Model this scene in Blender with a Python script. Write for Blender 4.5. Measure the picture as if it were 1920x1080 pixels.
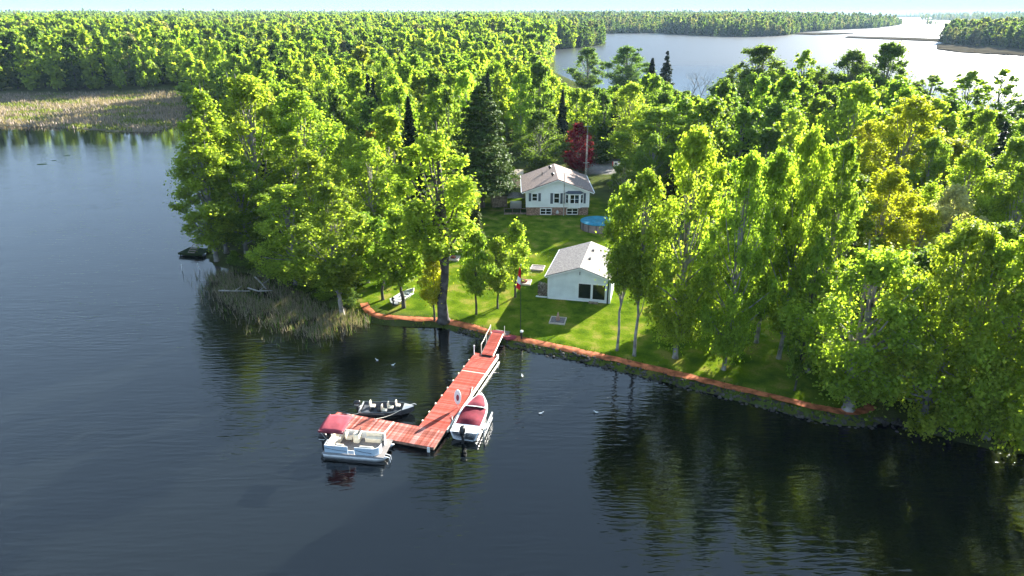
import bpy, math, random
import numpy as np
from math import sin, cos, pi, radians, atan2, hypot, sqrt
for o in list(bpy.data.objects): bpy.data.objects.remove(o)
sc = bpy.context.scene
COL = sc.collection
# ------------------------------------------------------------------ camera
CAM_H, FPX = 32.0, 1280.0
PITCH = math.atan((540 - 24) / FPX)
cd = bpy.data.cameras.new('camera'); cam = bpy.data.objects.new('camera', cd); COL.objects.link(cam)
cd.sensor_width = 36; cd.lens = 24.0; cd.clip_start = .5; cd.clip_end = 40000
cam.location = (0, 0, CAM_H); cam.rotation_euler = (pi / 2 - PITCH, 0, 0)
sc.camera = cam
# ------------------------------------------------------------------ sky, sun, exposure
SUN_AZ, SUN_EL = radians(39), radians(19)        # azimuth from +Y towards +X
w = bpy.data.worlds.new('World'); sc.world = w; w.use_nodes = True
nt = w.node_tree; bg = nt.nodes['Background']
sky = nt.nodes.new('ShaderNodeTexSky'); sky.sky_type = 'NISHITA'; sky.sun_disc = False
sky.sun_elevation = SUN_EL; sky.sun_rotation = SUN_AZ; sky.air_density = 1.0; sky.dust_density = 0.0; sky.ozone_density = 3.0
gm = nt.nodes.new('ShaderNodeGamma'); gm.inputs[1].default_value = .08
nt.links.new(sky.outputs[0], gm.inputs[0]); tn_ = nt.nodes.new('ShaderNodeMix'); tn_.data_type = 'RGBA'; tn_.blend_type = 'MULTIPLY'; tn_.inputs[0].default_value = 1; tn_.inputs[7].default_value = (.5, .7, .95, 1)
nt.links.new(gm.outputs[0], tn_.inputs[6]); nt.links.new(tn_.outputs[2], bg.inputs[0]); bg.inputs[1].default_value = .15
sl = bpy.data.lights.new('sun', 'SUN'); so = bpy.data.objects.new('sun', sl); COL.objects.link(so)
sl.energy = 4.0; sl.angle = radians(.5); sl.color = (1, .95, .86)
so.rotation_euler = (pi / 2 - SUN_EL, 0, pi - SUN_AZ)
so.location = (60, 70, 80)
sc.view_settings.view_transform = 'Standard'; sc.view_settings.look = 'None'
sc.view_settings.gamma = 1; sc.view_settings.use_curve_mapping = False
sc.view_settings.exposure = 3.05
sc.cycles.max_bounces = 9; sc.cycles.transparent_max_bounces = 4; sc.cycles.volume_bounces = 0
sc.cycles.diffuse_bounces = 7; sc.cycles.glossy_bounces = 3; sc.cycles.transmission_bounces = 7

# ------------------------------------------------------------------ survey helpers
def G(px, py, z=0.0):
    u = (px - 960) / FPX; v = (540 - py) / FPX
    dy = cos(PITCH) + v * sin(PITCH); dz = -sin(PITCH) + v * cos(PITCH)
    t = (z - CAM_H) / dz
    return (u * t, dy * t)
def proj(x, y, z):
    d = z - CAM_H; f = y * cos(PITCH) - d * sin(PITCH); u = y * sin(PITCH) + d * cos(PITCH)
    return (960 + FPX * x / f, 540 - FPX * u / f)

# ------------------------------------------------------------------ materials
def ramp_pts(r, pts):
    e = r.color_ramp.elements
    while len(e) < len(pts): e.new(.5)
    for k, (p, c) in enumerate(pts): e[k].position = p; e[k].color = (*c, 1)
def mat(name, col, rough=.6, metal=0, var=0, vscale=3, bump=0, bscale=20, spec=.4, detail=4):
    m = bpy.data.materials.new(name); m.use_nodes = True
    n = m.node_tree.nodes; L = m.node_tree.links; b = n['Principled BSDF']
    b.inputs['Base Color'].default_value = (*col, 1); b.inputs['Roughness'].default_value = rough
    b.inputs['Metallic'].default_value = metal; b.inputs['Specular IOR Level'].default_value = spec if rough < .7 else .12
    tc = n.new('ShaderNodeTexCoord')
    if var:
        nz = n.new('ShaderNodeTexNoise'); nz.inputs['Scale'].default_value = vscale; nz.inputs['Detail'].default_value = detail
        L.new(tc.outputs['Object'], nz.inputs['Vector'])
        r = n.new('ShaderNodeValToRGB')
        ramp_pts(r, [(.37, tuple(c * (1 - var) for c in col)), (.63, tuple(min(1, c * (1 + var)) for c in col))])
        L.new(nz.outputs[0], r.inputs[0]); L.new(r.outputs[0], b.inputs['Base Color'])
    if bump:
        nb = n.new('ShaderNodeTexNoise'); nb.inputs['Scale'].default_value = bscale; nb.inputs['Detail'].default_value = 3
        L.new(tc.outputs['Object'], nb.inputs['Vector'])
        bp = n.new('ShaderNodeBump'); bp.inputs['Strength'].default_value = bump; bp.inputs['Distance'].default_value = .03
        L.new(nb.outputs[0], bp.inputs['Height']); L.new(bp.outputs[0], b.inputs['Normal'])
    return m
def stripes(m, axis, period, depth=.35, dist=.02, dark=None):
    """fine relief lines (boards of siding, shingle courses) along one object axis"""
    n = m.node_tree.nodes; L = m.node_tree.links; b = n['Principled BSDF']
    tc = n.new('ShaderNodeTexCoord'); sp = n.new('ShaderNodeSeparateXYZ'); L.new(tc.outputs['Object'], sp.inputs[0])
    d = n.new('ShaderNodeMath'); d.operation = 'DIVIDE'; d.inputs[1].default_value = period; L.new(sp.outputs[axis], d.inputs[0])
    f = n.new('ShaderNodeMath'); f.operation = 'FRACT'; L.new(d.outputs[0], f.inputs[0])
    bp = n.new('ShaderNodeBump'); bp.inputs['Strength'].default_value = depth; bp.inputs['Distance'].default_value = dist
    L.new(f.outputs[0], bp.inputs['Height']); L.new(bp.outputs[0], b.inputs['Normal'])
    return m
def leafmat(name, trans=.5, boost=1.5, col=None):
    m = bpy.data.materials.new(name); m.use_nodes = True
    n = m.node_tree.nodes; L = m.node_tree.links; b = n['Principled BSDF']; out = n['Material Output']
    oi = n.new('ShaderNodeObjectInfo'); at = n.new('ShaderNodeAttribute'); at.attribute_name = 'tint'
    hs = n.new('ShaderNodeHueSaturation')
    if col: hs.inputs['Color'].default_value = (*col, 1)
    else: L.new(oi.outputs['Color'], hs.inputs['Color'])
    def lin(src, k, c):
        q = n.new('ShaderNodeMath'); q.operation = 'MULTIPLY_ADD'; q.inputs[1].default_value = k; q.inputs[2].default_value = c
        L.new(src, q.inputs[0]); return q.outputs[0]
    L.new(lin(at.outputs['Fac'], .8, .6), hs.inputs['Value'])
    ad = n.new('ShaderNodeMath'); ad.operation = 'ADD'
    L.new(lin(oi.outputs['Random'], .022, .485), ad.inputs[0]); L.new(lin(at.outputs['Fac'], -.03, .015), ad.inputs[1])
    L.new(ad.outputs[0], hs.inputs['Hue'])
    L.new(hs.outputs[0], b.inputs['Base Color']); b.inputs['Roughness'].default_value = .6; b.inputs['Specular IOR Level'].default_value = .06
    tr = n.new('ShaderNodeBsdfTranslucent')
    mx = n.new('ShaderNodeMix'); mx.data_type = 'RGBA'; mx.blend_type = 'MULTIPLY'; mx.inputs[0].default_value = 1
    L.new(hs.outputs[0], mx.inputs[6]); mx.inputs[7].default_value = (boost * 1.02, boost * 1.05, boost * .4, 1)
    L.new(mx.outputs[2], tr.inputs[0])
    ms = n.new('ShaderNodeMixShader'); ms.inputs[0].default_value = trans
    L.new(b.outputs[0], ms.inputs[1]); L.new(tr.outputs[0], ms.inputs[2]); L.new(ms.outputs[0], out.inputs[0])
    return m
M = {}
M['leaf'] = leafmat('leaf', .56, 1.9)
M['needle'] = leafmat('needle', .2, 1.1)
M['bark'] = mat('bark', (.085, .076, .07), .9, var=.4, vscale=1.5, bump=.8, bscale=8)
M['bark_pale'] = mat('bark_pale', (.26, .24, .22), .9, var=.4, vscale=1.2, bump=.6, bscale=8)
M['white'] = mat('white_paint', (.78, .78, .76), .45, var=.06, vscale=2)
M['trim'] = mat('white_trim', (.8, .8, .8), .5)
M['siding'] = stripes(mat('vinyl_siding', (.74, .76, .77), .5, var=.05, vscale=.8), 2, .11, .5, .012)
M['cabin_wall'] = stripes(mat('cabin_siding', (.72, .76, .78), .55, var=.07, vscale=.9), 0, .3, .25, .01)
M['brick'] = mat('brick_face', (.27, .17, .13), .9, var=.45, vscale=6)
M['shingle'] = stripes(mat('brown_shingle', (.25, .19, .165), .9, var=.28, vscale=5, detail=8), 1, .001, .0)
M['shingle_grey'] = mat('grey_shingle', (.2, .185, .18), .9, var=.3, vscale=5, bump=.4, bscale=12, detail=8)
M['roof_metal'] = mat('pale_roof_metal', (.47, .42, .37), .5, var=.15, vscale=1.2)
M['glass'] = mat('window_glass', (.012, .014, .016), .06, spec=.8)
M['shutter'] = mat('slate_shutter', (.07, .085, .11), .6)
M['black'] = mat('black_plastic', (.012, .012, .014), .35)
M['black_metal'] = mat('black_metal', (.02, .02, .022), .5)
M['deckred'] = mat('red_deck_stain', (.33, .06, .04), .75, var=.25, vscale=2.5, bump=.2)
M['deckred_worn'] = mat('worn_red_deck_stain', (.33, .085, .058), .8, var=.4, vscale=3.5, bump=.2)
def perpiece(m, k):
    n = m.node_tree.nodes; L = m.node_tree.links; b = n['Principled BSDF']; src_ = b.inputs['Base Color'].links[0].from_socket
    oi = n.new('ShaderNodeObjectInfo'); h_ = n.new('ShaderNodeHueSaturation'); q = n.new('ShaderNodeMath'); q.operation = 'MULTIPLY_ADD'; q.inputs[1].default_value = 2 * k; q.inputs[2].default_value = 1 - k
    q2 = n.new('ShaderNodeMath'); q2.operation = 'MULTIPLY_ADD'; q2.inputs[1].default_value = -k; q2.inputs[2].default_value = 1.05
    L.new(oi.outputs['Random'], q.inputs[0]); L.new(oi.outputs['Random'], q2.inputs[0]); L.new(q.outputs[0], h_.inputs['Value']); L.new(q2.outputs[0], h_.inputs['Saturation']); L.new(src_, h_.inputs['Color']); L.new(h_.outputs[0], b.inputs['Base Color'])
perpiece(M['deckred'], .15); perpiece(M['deckred_worn'], .33); 
M['dockside'] = mat('weathered_rim_board', (.2, .13, .1), .85, var=.3)
M['float'] = mat('black_float', (.02, .02, .022), .7)
M['bumper'] = mat('cream_bumper', (.72, .68, .56), .6, var=.1)
M['galv'] = mat('galvanised_steel', (.5, .5, .5), .45, metal=.6)
M['alu'] = mat('brushed_aluminium', (.58, .59, .6), .38, metal=.7, var=.1)
M['gel'] = mat('white_gelcoat', (.74, .76, .78), .25, spec=.5)
M['gelblue'] = mat('pale_blue_panel', (.46, .58, .68), .35)
M['cream'] = mat('cream_vinyl', (.7, .63, .5), .55, var=.08)
M['carpet'] = mat('grey_carpet', (.2, .18, .17), .95, var=.2, vscale=10)
M['burg'] = mat('burgundy_canvas', (.15, .02, .032), .85, var=.2, vscale=2, bump=.4, bscale=3)
M['pink'] = mat('faded_burgundy_canvas', (.25, .05, .065), .85, var=.12, vscale=2, bump=.5, bscale=2.5)
M['hullgrey'] = mat('charcoal_hull', (.05, .06, .07), .35, var=.1)
M['hullin'] = mat('dark_boat_floor', (.06, .065, .075), .8, var=.2)
M['red'] = mat('red_cloth', (.6, .02, .03), .8)
M['flagwhite'] = mat('white_cloth', (.8, .8, .8), .8)
M['wood'] = mat('weathered_wood', (.24, .19, .15), .9, var=.35, vscale=3)
M['wood_dark'] = mat('dark_weathered_wood', (.11, .09, .085), .9, var=.35, vscale=3)
M['wood_tan'] = mat('tan_wood', (.38, .31, .23), .85, var=.2, vscale=3)
M['bedframe'] = mat('pale_timber', (.48, .4, .34), .85, var=.15)
M['gravel'] = mat('grey_gravel', (.17, .15, .15), .95, var=.5, vscale=14, bump=.5, bscale=30)
M['terracotta'] = mat('terracotta', (.42, .25, .19), .8, var=.2)
M['mulch'] = mat('red_mulch', (.2, .07, .05), .95, var=.4, vscale=10, bump=.6)
M['logwood'] = mat('split_firewood', (.25, .19, .14), .9, var=.4, vscale=6); perpiece(M['logwood'], .45)
M['poolblue'] = mat('blue_pool_cover', (.03, .19, .27), .75, var=.2, vscale=1.2)
M['poolwall'] = mat('pool_wall', (.2, .16, .17), .6, var=.15)
M['stone'] = mat('shore_stone', (.06, .055, .05), .9, var=.45, vscale=1.2, bump=.6, bscale=6)
M['blueroof'] = mat('slate_blue_roof', (.17, .2, .27), .8, var=.2, vscale=4)
M['pole'] = mat('grey_utility_pole', (.42, .4, .37), .9, var=.2)
M['reed'] = leafmat('reed_blade', .25, 1.2)

# ------------------------------------------------------------------ mesh helpers
def props(o, label=None, cat=None, group=None, kind=None):
    if label: o['label'] = label
    if cat: o['category'] = cat
    if group: o['group'] = group
    if kind: o['kind'] = kind
    return o
def link(o, parent=None):
    COL.objects.link(o)
    if parent is not None: o.parent = parent
    return o
def thing(name, loc, rz=0, label=None, cat=None, group=None):
    o = bpy.data.objects.new(name, None); o.empty_display_size = .3; link(o)
    o.location = loc; o.rotation_euler = (0, 0, rz)
    return props(o, label, cat, group)
def np_mesh(name, V, Q, mats, tint=None, mi=None, smooth=False):
    me = bpy.data.meshes.new(name); V = np.asarray(V, np.float32); Q = np.asarray(Q, np.int32); k = Q.shape[1]
    me.vertices.add(len(V)); me.vertices.foreach_set('co', V.ravel())
    me.loops.add(Q.size); me.loops.foreach_set('vertex_index', Q.ravel())
    me.polygons.add(len(Q)); me.polygons.foreach_set('loop_start', np.arange(0, Q.size, k, dtype=np.int32))
    for m in mats: me.materials.append(m)
    if mi is not None: me.polygons.foreach_set('material_index', np.asarray(mi, np.int32))
    if smooth: me.polygons.foreach_set('use_smooth', np.ones(len(Q), bool))
    if tint is not None:
        a = me.attributes.new('tint', 'FLOAT', 'FACE'); a.data.foreach_set('value', np.asarray(tint, np.float32))
    me.update(calc_edges=True)
    return me
class MB:
    def __init__(s): s.v = []; s.f = []
    def add(s, vs, fs):
        b = len(s.v); s.v += [tuple(v) for v in vs]; s.f += [tuple(i + b for i in f) for f in fs]; return s
    def box(s, x0, x1, y0, y1, z0, z1):
        return s.add([(x0, y0, z0), (x1, y0, z0), (x1, y1, z0), (x0, y1, z0), (x0, y0, z1), (x1, y0, z1), (x1, y1, z1), (x0, y1, z1)],
                     [(3, 2, 1, 0), (4, 5, 6, 7), (0, 1, 5, 4), (1, 2, 6, 5), (2, 3, 7, 6), (3, 0, 4, 7)])
    def tube(s, pts, r, n=6, cap=True):
        pts = [np.array(p, float) for p in pts]; rs = r if hasattr(r, '__len__') else [r] * len(pts)
        rings = []
        for i, p in enumerate(pts):
            d = pts[min(i + 1, len(pts) - 1)] - pts[max(i - 1, 0)]; d /= (np.linalg.norm(d) + 1e-9)
            a = np.cross(d, (0, 0, 1) if abs(d[2]) < .95 else (1, 0, 0)); a /= np.linalg.norm(a); c = np.cross(d, a)
            rings.append([p + rs[i] * (cos(2 * pi * k / n) * a + sin(2 * pi * k / n) * c) for k in range(n)])
        vs = [v for rg in rings for v in rg]; fs = []
        for i in range(len(pts) - 1):
            for k in range(n): fs.append((i * n + k, i * n + (k + 1) % n, (i + 1) * n + (k + 1) % n, (i + 1) * n + k))
        if cap: fs.append(tuple(range(n))[::-1]); fs.append(tuple(range((len(pts) - 1) * n, len(pts) * n)))
        return s.add(vs, fs)
    def prism(s, poly, axis, a0, a1):
        """extrude a 2-D polygon along an axis: 'y' (poly in xz), 'z' (poly in xy), 'x' (poly in yz)"""
        def P(p, a): return (p[0], a, p[1]) if axis == 'y' else ((p[0], p[1], a) if axis == 'z' else (a, p[0], p[1]))
        n = len(poly); vs = [P(p, a0) for p in poly] + [P(p, a1) for p in poly]
        return s.add(vs, [tuple(range(n))[::-1], tuple(range(n, 2 * n))] + [(k, (k + 1) % n, n + (k + 1) % n, n + k) for k in range(n)])
    def lathe(s, prof, n=16, c=(0, 0, 0)):
        vs = []; fs = []
        for r, z in prof: vs += [(c[0] + r * cos(2 * pi * k / n), c[1] + r * sin(2 * pi * k / n), c[2] + z) for k in range(n)]
        for i in range(len(prof) - 1):
            for k in range(n): fs.append((i * n + k, i * n + (k + 1) % n, (i + 1) * n + (k + 1) % n, (i + 1) * n + k))
        fs.append(tuple(range(n))[::-1]); fs.append(tuple(range((len(prof) - 1) * n, len(prof) * n)))
        return s.add(vs, fs)
    def loft(s, rings, closed=True, cap=True):
        n = len(rings[0]); vs = [v for r in rings for v in r]; fs = []
        for i in range(len(rings) - 1):
            for k in range(n if closed else n - 1): fs.append((i * n + k, i * n + (k + 1) % n, (i + 1) * n + (k + 1) % n, (i + 1) * n + k))
        if cap and closed: fs.append(tuple(range(n))[::-1]); fs.append(tuple(range((len(rings) - 1) * n, len(rings) * n)))
        return s.add(vs, fs)
    def build(s, name, m, parent=None, bevel=0, smooth=False, label=None):
        me = bpy.data.meshes.new(name); me.from_pydata(s.v, [], s.f); me.materials.append(m)
        if smooth: me.polygons.foreach_set('use_smooth', [True] * len(me.polygons))
        me.update(); o = bpy.data.objects.new(name, me); link(o, parent)
        if bevel:
            b = o.modifiers.new('bevel', 'BEVEL'); b.width = bevel; b.segments = 2; b.limit_method = 'ANGLE'
        if label: o['label'] = label
        return o
def bx(name, m, parent, x0, x1, y0, y1, z0, z1, bevel=0): return MB().box(x0, x1, y0, y1, z0, z1).build(name, m, parent, bevel)
def share(o, parent, loc=(0, 0, 0), rz=0, name=None):
    c = o.copy(); link(c); c.parent = parent; c.location = loc; c.rotation_euler = (0, 0, rz)
    if name: c.name = name
    return c

# ------------------------------------------------------------------ terrain
def pxs(l): return [G(*p) for p in l]
SHORE = pxs([(0, 236), (60, 238), (130, 241), (200, 247), (255, 249), (300, 246), (335, 232)]) + [(-98, 232), (-84, 215), (-70, 190), (-62, 165), (-54, 140)] + \
    pxs([(432, 360), (418, 410), (396, 448), (386, 478), (402, 498), (440, 505), (500, 522), (560, 547), (620, 577), (672, 590), (695, 606), (760, 612),
         (830, 615), (880, 627), (930, 643), (985, 655), (1060, 671), (1150, 692), (1300, 729), (1450, 768), (1560, 795), (1622, 800), (1662, 790), (1700, 800),
         (1760, 818), (1850, 840), (1920, 852)])
MAIN = [(-3000, 150), (-700, 190), (-330, 205)] + SHORE + [(60, 41), (120, 36), (400, 10), (700, 0), (700, 80), (300, 150), (160, 180), (130, 198), (105, 216), (85, 235), (66, 254), (50, 290), (33, 340), (24, 420), (30, 500), (34, 600)] + \
    [G(1040, 93), G(1085, 90), G(1132, 85), G(1138, 79), (95, 960), (90, 1120), G(1135, 63), G(1230, 62), G(1300, 66), G(1390, 69), G(1450, 68), G(1480, 66), G(1500, 61), G(1570, 56), G(1640, 53), G(1668, 50), (1120, 2100), (1100, 2600), (1500, 3500), (1750, 5200), (2300, 7000), (2000, 12000), (-12000, 12000), (-12000, 150)]
ISLE = [G(1757, 81), G(1790, 88), G(1850, 92), G(1920, 97), (520, 560), (900, 500), (1100, 900), (700, 960), G(1770, 73)]
FAR_R = [G(1716, 37), G(1800, 39), G(1920, 40), (3500, 2300), (9000, 2500), (9000, 9000), (3300, 9000), (2900, 5000)]
ISLET = [G(1738, 46.2), G(1755, 46.6), G(1756, 45), G(1740, 45)]
FLAT1 = [G(1490, 64.5), G(1530, 66), G(1575, 64.5), G(1600, 63), G(1540, 62.2), G(1500, 62.5)]
FLAT2 = [G(1585, 71), G(1640, 73.5), G(1700, 76), G(1765, 79), G(1765, 74), G(1700, 71.5), G(1640, 70.2), G(1590, 69)]
FLAT3 = [G(1757, 84), G(1757, 93), G(1800, 99), G(1920, 106), (480, 520), (560, 500), G(1920, 95), G(1820, 87)]
LANDS = [MAIN, ISLE, FAR_R, ISLET]; FLATS = [FLAT1, FLAT2, FLAT3]
def sdist(P, poly):
    """signed distance of points to a polygon, positive inside"""
    P = np.asarray(P, float); A = np.array(poly, float); B = np.roll(A, -1, 0)
    best = np.full(len(P), 1e18); ins = np.zeros(len(P), bool)
    for (ax, ay), (bx_, by_) in zip(A, B):
        dx, dy = bx_ - ax, by_ - ay; L2 = dx * dx + dy * dy + 1e-12
        t = np.clip(((P[:, 0] - ax) * dx + (P[:, 1] - ay) * dy) / L2, 0, 1)
        q = (P[:, 0] - ax - t * dx) ** 2 + (P[:, 1] - ay - t * dy) ** 2
        best = np.minimum(best, q)
        c = ((ay > P[:, 1]) != (by_ > P[:, 1])) & (P[:, 0] < (bx_ - ax) * (P[:, 1] - ay) / (by_ - ay + 1e-12) + ax)
        ins ^= c
    d = np.sqrt(best); return np.where(ins, d, -d)
def sstep(x): x = np.clip(x, 0, 1); return x * x * (3 - 2 * x)
MARSH_BACK = pxs([(0, 182), (100, 181), (200, 179), (300, 176), (345, 172)])
MARSH = pxs([(-400, 225), (0, 236), (130, 241), (255, 249), (300, 246), (335, 232), (350, 205), (345, 172), (200, 178), (0, 182), (-400, 186)])
def height(P):
    P = np.asarray(P, float)
    sd = np.max([sdist(P, l) for l in LANDS], 0); fl = np.max([sdist(P, l) for l in FLATS], 0)
    ms = sdist(P, MARSH)
    z = np.where(sd > 0, .5 * sstep(sd / .9) + 1.6 * sstep((sd - 4) / 38), np.maximum(sd * .35, -2))
    low = sstep((ms + 6) / 10); z = np.where(sd > 0, z * (1 - low) + np.minimum(z, .18) * low, z)
    z = np.maximum(z, np.where(fl > 0, .12, np.maximum(fl * .2, -2)))
    D = np.hypot(P[:, 0], P[:, 1])
    hill = 9 * sstep((D - 1500) / 2500) * (.75 + .25 * np.sin(P[:, 0] * .0021 + 1) * np.cos(P[:, 1] * .0013 + P[:, 0] * .0006)) * sstep(sd / 250)
    return z + hill * (sd > 0)
def tz(x, y): return float(height([(x, y)])[0])
def GT(px, py):
    z = .5
    for _ in range(8): x, y = G(px, py, z); z = max(0, tz(x, y))
    return x, y, z
def axis(a, b, step, lo, hi, g):
    c = list(np.arange(a, b + step / 2, step)); s = step; x = c[-1]
    while x < hi: s *= g; x += s; c.append(x)
    s = step; x = c[0]
    while x > lo: s *= g; x -= s; c.insert(0, x)
    return np.array(c)
gx = axis(-75, 75, 1.3, -11000, 9000, 1.05); gy = axis(34, 130, 1.3, -500, 7000, 1.028)
XX, YY = np.meshgrid(gx, gy); P = np.stack([XX.ravel(), YY.ravel()], 1)
Z = height(P)
nx, ny = len(gx), len(gy)
I = (np.arange(ny - 1)[:, None] * nx + np.arange(nx - 1)[None, :]).ravel()
me = np_mesh('ground', np.column_stack([P, Z]), np.column_stack([I, I + 1, I + nx + 1, I + nx]), [], smooth=True)
LAWN = pxs([(690, 585), (830, 606), (985, 648), (1300, 722), (1560, 788), (1640, 790), (1640, 640), (1540, 560), (1330, 520), (1180, 450), (1135, 402), (1120, 392), (905, 388), (880, 430), (800, 440), (760, 470), (690, 520), (640, 560)])
DRIVE = pxs([(1100, 345), (1105, 318), (1150, 308), (1200, 300), (1480, 290), (1700, 330), (1700, 345), (1480, 305), (1240, 318), (1170, 330), (1150, 345)])
MEADOW = pxs([(200, 184), (330, 176), (430, 160), (520, 158), (520, 172), (420, 178), (345, 196), (280, 188)])
lw = sstep((sdist(P, LAWN) + 1.5) / 3); dr = sstep((sdist(P, DRIVE) + .6) / 1.2); ma = sstep((sdist(P, MARSH) + 2) / 4)
mw = sstep((sdist(P, MEADOW) + 3) / 6)
for nme, arr in (('lawn', np.maximum(lw, mw)), ('drive', dr), ('marsh', ma)):
    a = me.attributes.new(nme, 'FLOAT', 'POINT'); a.data.foreach_set('value', arr.astype(np.float32))
def groundmat():
    m = bpy.data.materials.new('ground'); m.use_nodes = True
    n = m.node_tree.nodes; L = m.node_tree.links; b = n['Principled BSDF']; b.inputs['Roughness'].default_value = 1; b.inputs['Specular IOR Level'].default_value = 0
    tc = n.new('ShaderNodeTexCoord')
    def noise(s, d=5):
        z = n.new('ShaderNodeTexNoise'); z.inputs['Scale'].default_value = s; z.inputs['Detail'].default_value = d; L.new(tc.outputs['Object'], z.inputs['Vector']); return z.outputs[0]
    def rmp(src, pts):
        r = n.new('ShaderNodeValToRGB'); ramp_pts(r, pts); L.new(src, r.inputs[0]); return r.outputs[0]
    def mix(f, a, c):
        x = n.new('ShaderNodeMix'); x.data_type = 'RGBA'; L.new(f, x.inputs[0]); L.new(a, x.inputs[6]); L.new(c, x.inputs[7]); return x.outputs[2]
    def attr(k):
        a = n.new('ShaderNodeAttribute'); a.attribute_name = k; return a.outputs['Fac']
    floor = rmp(noise(.35, 8), [(.3, (.035, .04, .018)), (.55, (.06, .075, .022)), (.75, (.09, .085, .05))])
    lawn = rmp(noise(.55, 9), [(.36, (.045, .085, .006)), (.46, (.08, .125, .008)), (.54, (.1, .145, .01)), (.66, (.18, .17, .035))])
    fine = rmp(noise(6, 4), [(.3, (.75, .75, .75)), (.7, (1.2, 1.2, 1.2))])
    x = n.new('ShaderNodeMix'); x.data_type = 'RGBA'; x.blend_type = 'MULTIPLY'; x.inputs[0].default_value = 1; L.new(lawn, x.inputs[6]); L.new(fine, x.inputs[7]); lawn = x.outputs[2]
    drive = rmp(noise(2, 6), [(.3, (.16, .15, .15)), (.7, (.27, .25, .24))])
    marsh = rmp(noise(.12, 8), [(.3, (.13, .115, .06)), (.5, (.17, .14, .1)), (.7, (.25, .2, .165))])
    c = mix(attr('lawn'), floor, lawn); c = mix(attr('drive'), c, drive); c = mix(attr('marsh'), c, marsh)
    L.new(c, b.inputs['Base Color'])
    bp = n.new('ShaderNodeBump'); bp.inputs['Strength'].default_value = .6; bp.inputs['Distance'].default_value = .08; L.new(noise(5, 5), bp.inputs['Height']); L.new(bp.outputs[0], b.inputs['Normal'])
    return m
me.materials.append(groundmat())
ground = link(bpy.data.objects.new('ground', me)); props(ground, 'mown green lawn and wooded ground of the lakeside peninsula', 'ground', kind='structure')
# ---- lake
def watermat():
    m = bpy.data.materials.new('lake_water'); m.use_nodes = True
    n = m.node_tree.nodes; L = m.node_tree.links; b = n['Principled BSDF']
    b.inputs['Base Color'].default_value = (.003, .004, .0042, 1); b.inputs['Roughness'].default_value = .03; b.inputs['IOR'].default_value = 1.55
    g = n.new('ShaderNodeNewGeometry')
    def mapped(rot, scl):
        mp = n.new('ShaderNodeMapping'); mp.inputs['Rotation'].default_value = (0, 0, radians(rot)); mp.inputs['Scale'].default_value = scl
        L.new(g.outputs['Position'], mp.inputs['Vector']); return mp.outputs[0]
    def noise(v, s, d, dist=0):
        z = n.new('ShaderNodeTexNoise'); z.inputs['Scale'].default_value = s; z.inputs['Detail'].default_value = d; z.inputs['Distortion'].default_value = dist; L.new(v, z.inputs['Vector']); return z.outputs[0]
    def mth(op, a, c):
        q = n.new('ShaderNodeMath'); q.operation = op
        for i, k in enumerate((a, c)):
            if isinstance(k, (int, float)): q.inputs[i].default_value = k
            else: L.new(k, q.inputs[i])
        return q.outputs[0]
    rip = noise(mapped(-12, (.45, 2.1, 1)), 1.0, 2.5, .4)
    rip2 = noise(mapped(10, (.9, 3.4, 1)), 1.0, 2)
    swell = noise(mapped(-8, (.12, .35, 1)), 1.0, 2)
    h = mth('ADD', mth('MULTIPLY', rip, .17), mth('ADD', mth('MULTIPLY', rip2, .10), mth('MULTIPLY', swell, .16)))
    wind = noise(mapped(-30, (.012, .05, 1)), 1.0, 3, .6)
    r = n.new('ShaderNodeMapRange'); L.new(wind, r.inputs[0]); r.inputs[1].default_value = .35; r.inputs[2].default_value = .68; r.inputs[3].default_value = .45; r.inputs[4].default_value = 1.0
    sy = n.new('ShaderNodeSeparateXYZ'); L.new(g.outputs['Position'], sy.inputs[0])
    calm = n.new('ShaderNodeMapRange'); L.new(sy.outputs[1], calm.inputs[0]); calm.inputs[1].default_value = 60; calm.inputs[2].default_value = 190; calm.inputs[3].default_value = 1; calm.inputs[4].default_value = .13   # the sheltered far bay lies calm
    east = n.new('ShaderNodeMapRange'); L.new(sy.outputs[0], east.inputs[0]); east.inputs[1].default_value = -30; east.inputs[2].default_value = 30
    dist = n.new('ShaderNodeMapRange'); L.new(sy.outputs[1], dist.inputs[0]); dist.inputs[1].default_value = 150; dist.inputs[2].default_value = 320; dist.inputs[3].default_value = 1; dist.inputs[4].default_value = .4
    r_ = mth('MULTIPLY', r.outputs[0], mth('MAXIMUM', calm.outputs[0], mth('MULTIPLY', east.outputs[0], dist.outputs[0])))
    ro = n.new('ShaderNodeMapRange'); L.new(mth('MULTIPLY', sy.outputs[1], east.outputs[0]), ro.inputs[0]); ro.inputs[1].default_value = 150; ro.inputs[2].default_value = 500; ro.inputs[3].default_value = .03; ro.inputs[4].default_value = .3   # open lake: waves too small to see one by one
    L.new(ro.outputs[0], b.inputs['Roughness'])
    bp = n.new('ShaderNodeBump'); bp.inputs['Distance'].default_value = .5
    L.new(mth('MULTIPLY', r_, .75), bp.inputs['Strength']); L.new(h, bp.inputs['Height']); L.new(bp.outputs[0], b.inputs['Normal'])
    return m
props(MB().add([(-11000, -500, 0), (9000, -500, 0), (9000, 7300, 0), (-11000, 7300, 0)], [(0, 1, 2, 3)]).build('lake', watermat()), 'dark rippled lake water', 'lake', kind='structure')
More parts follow.
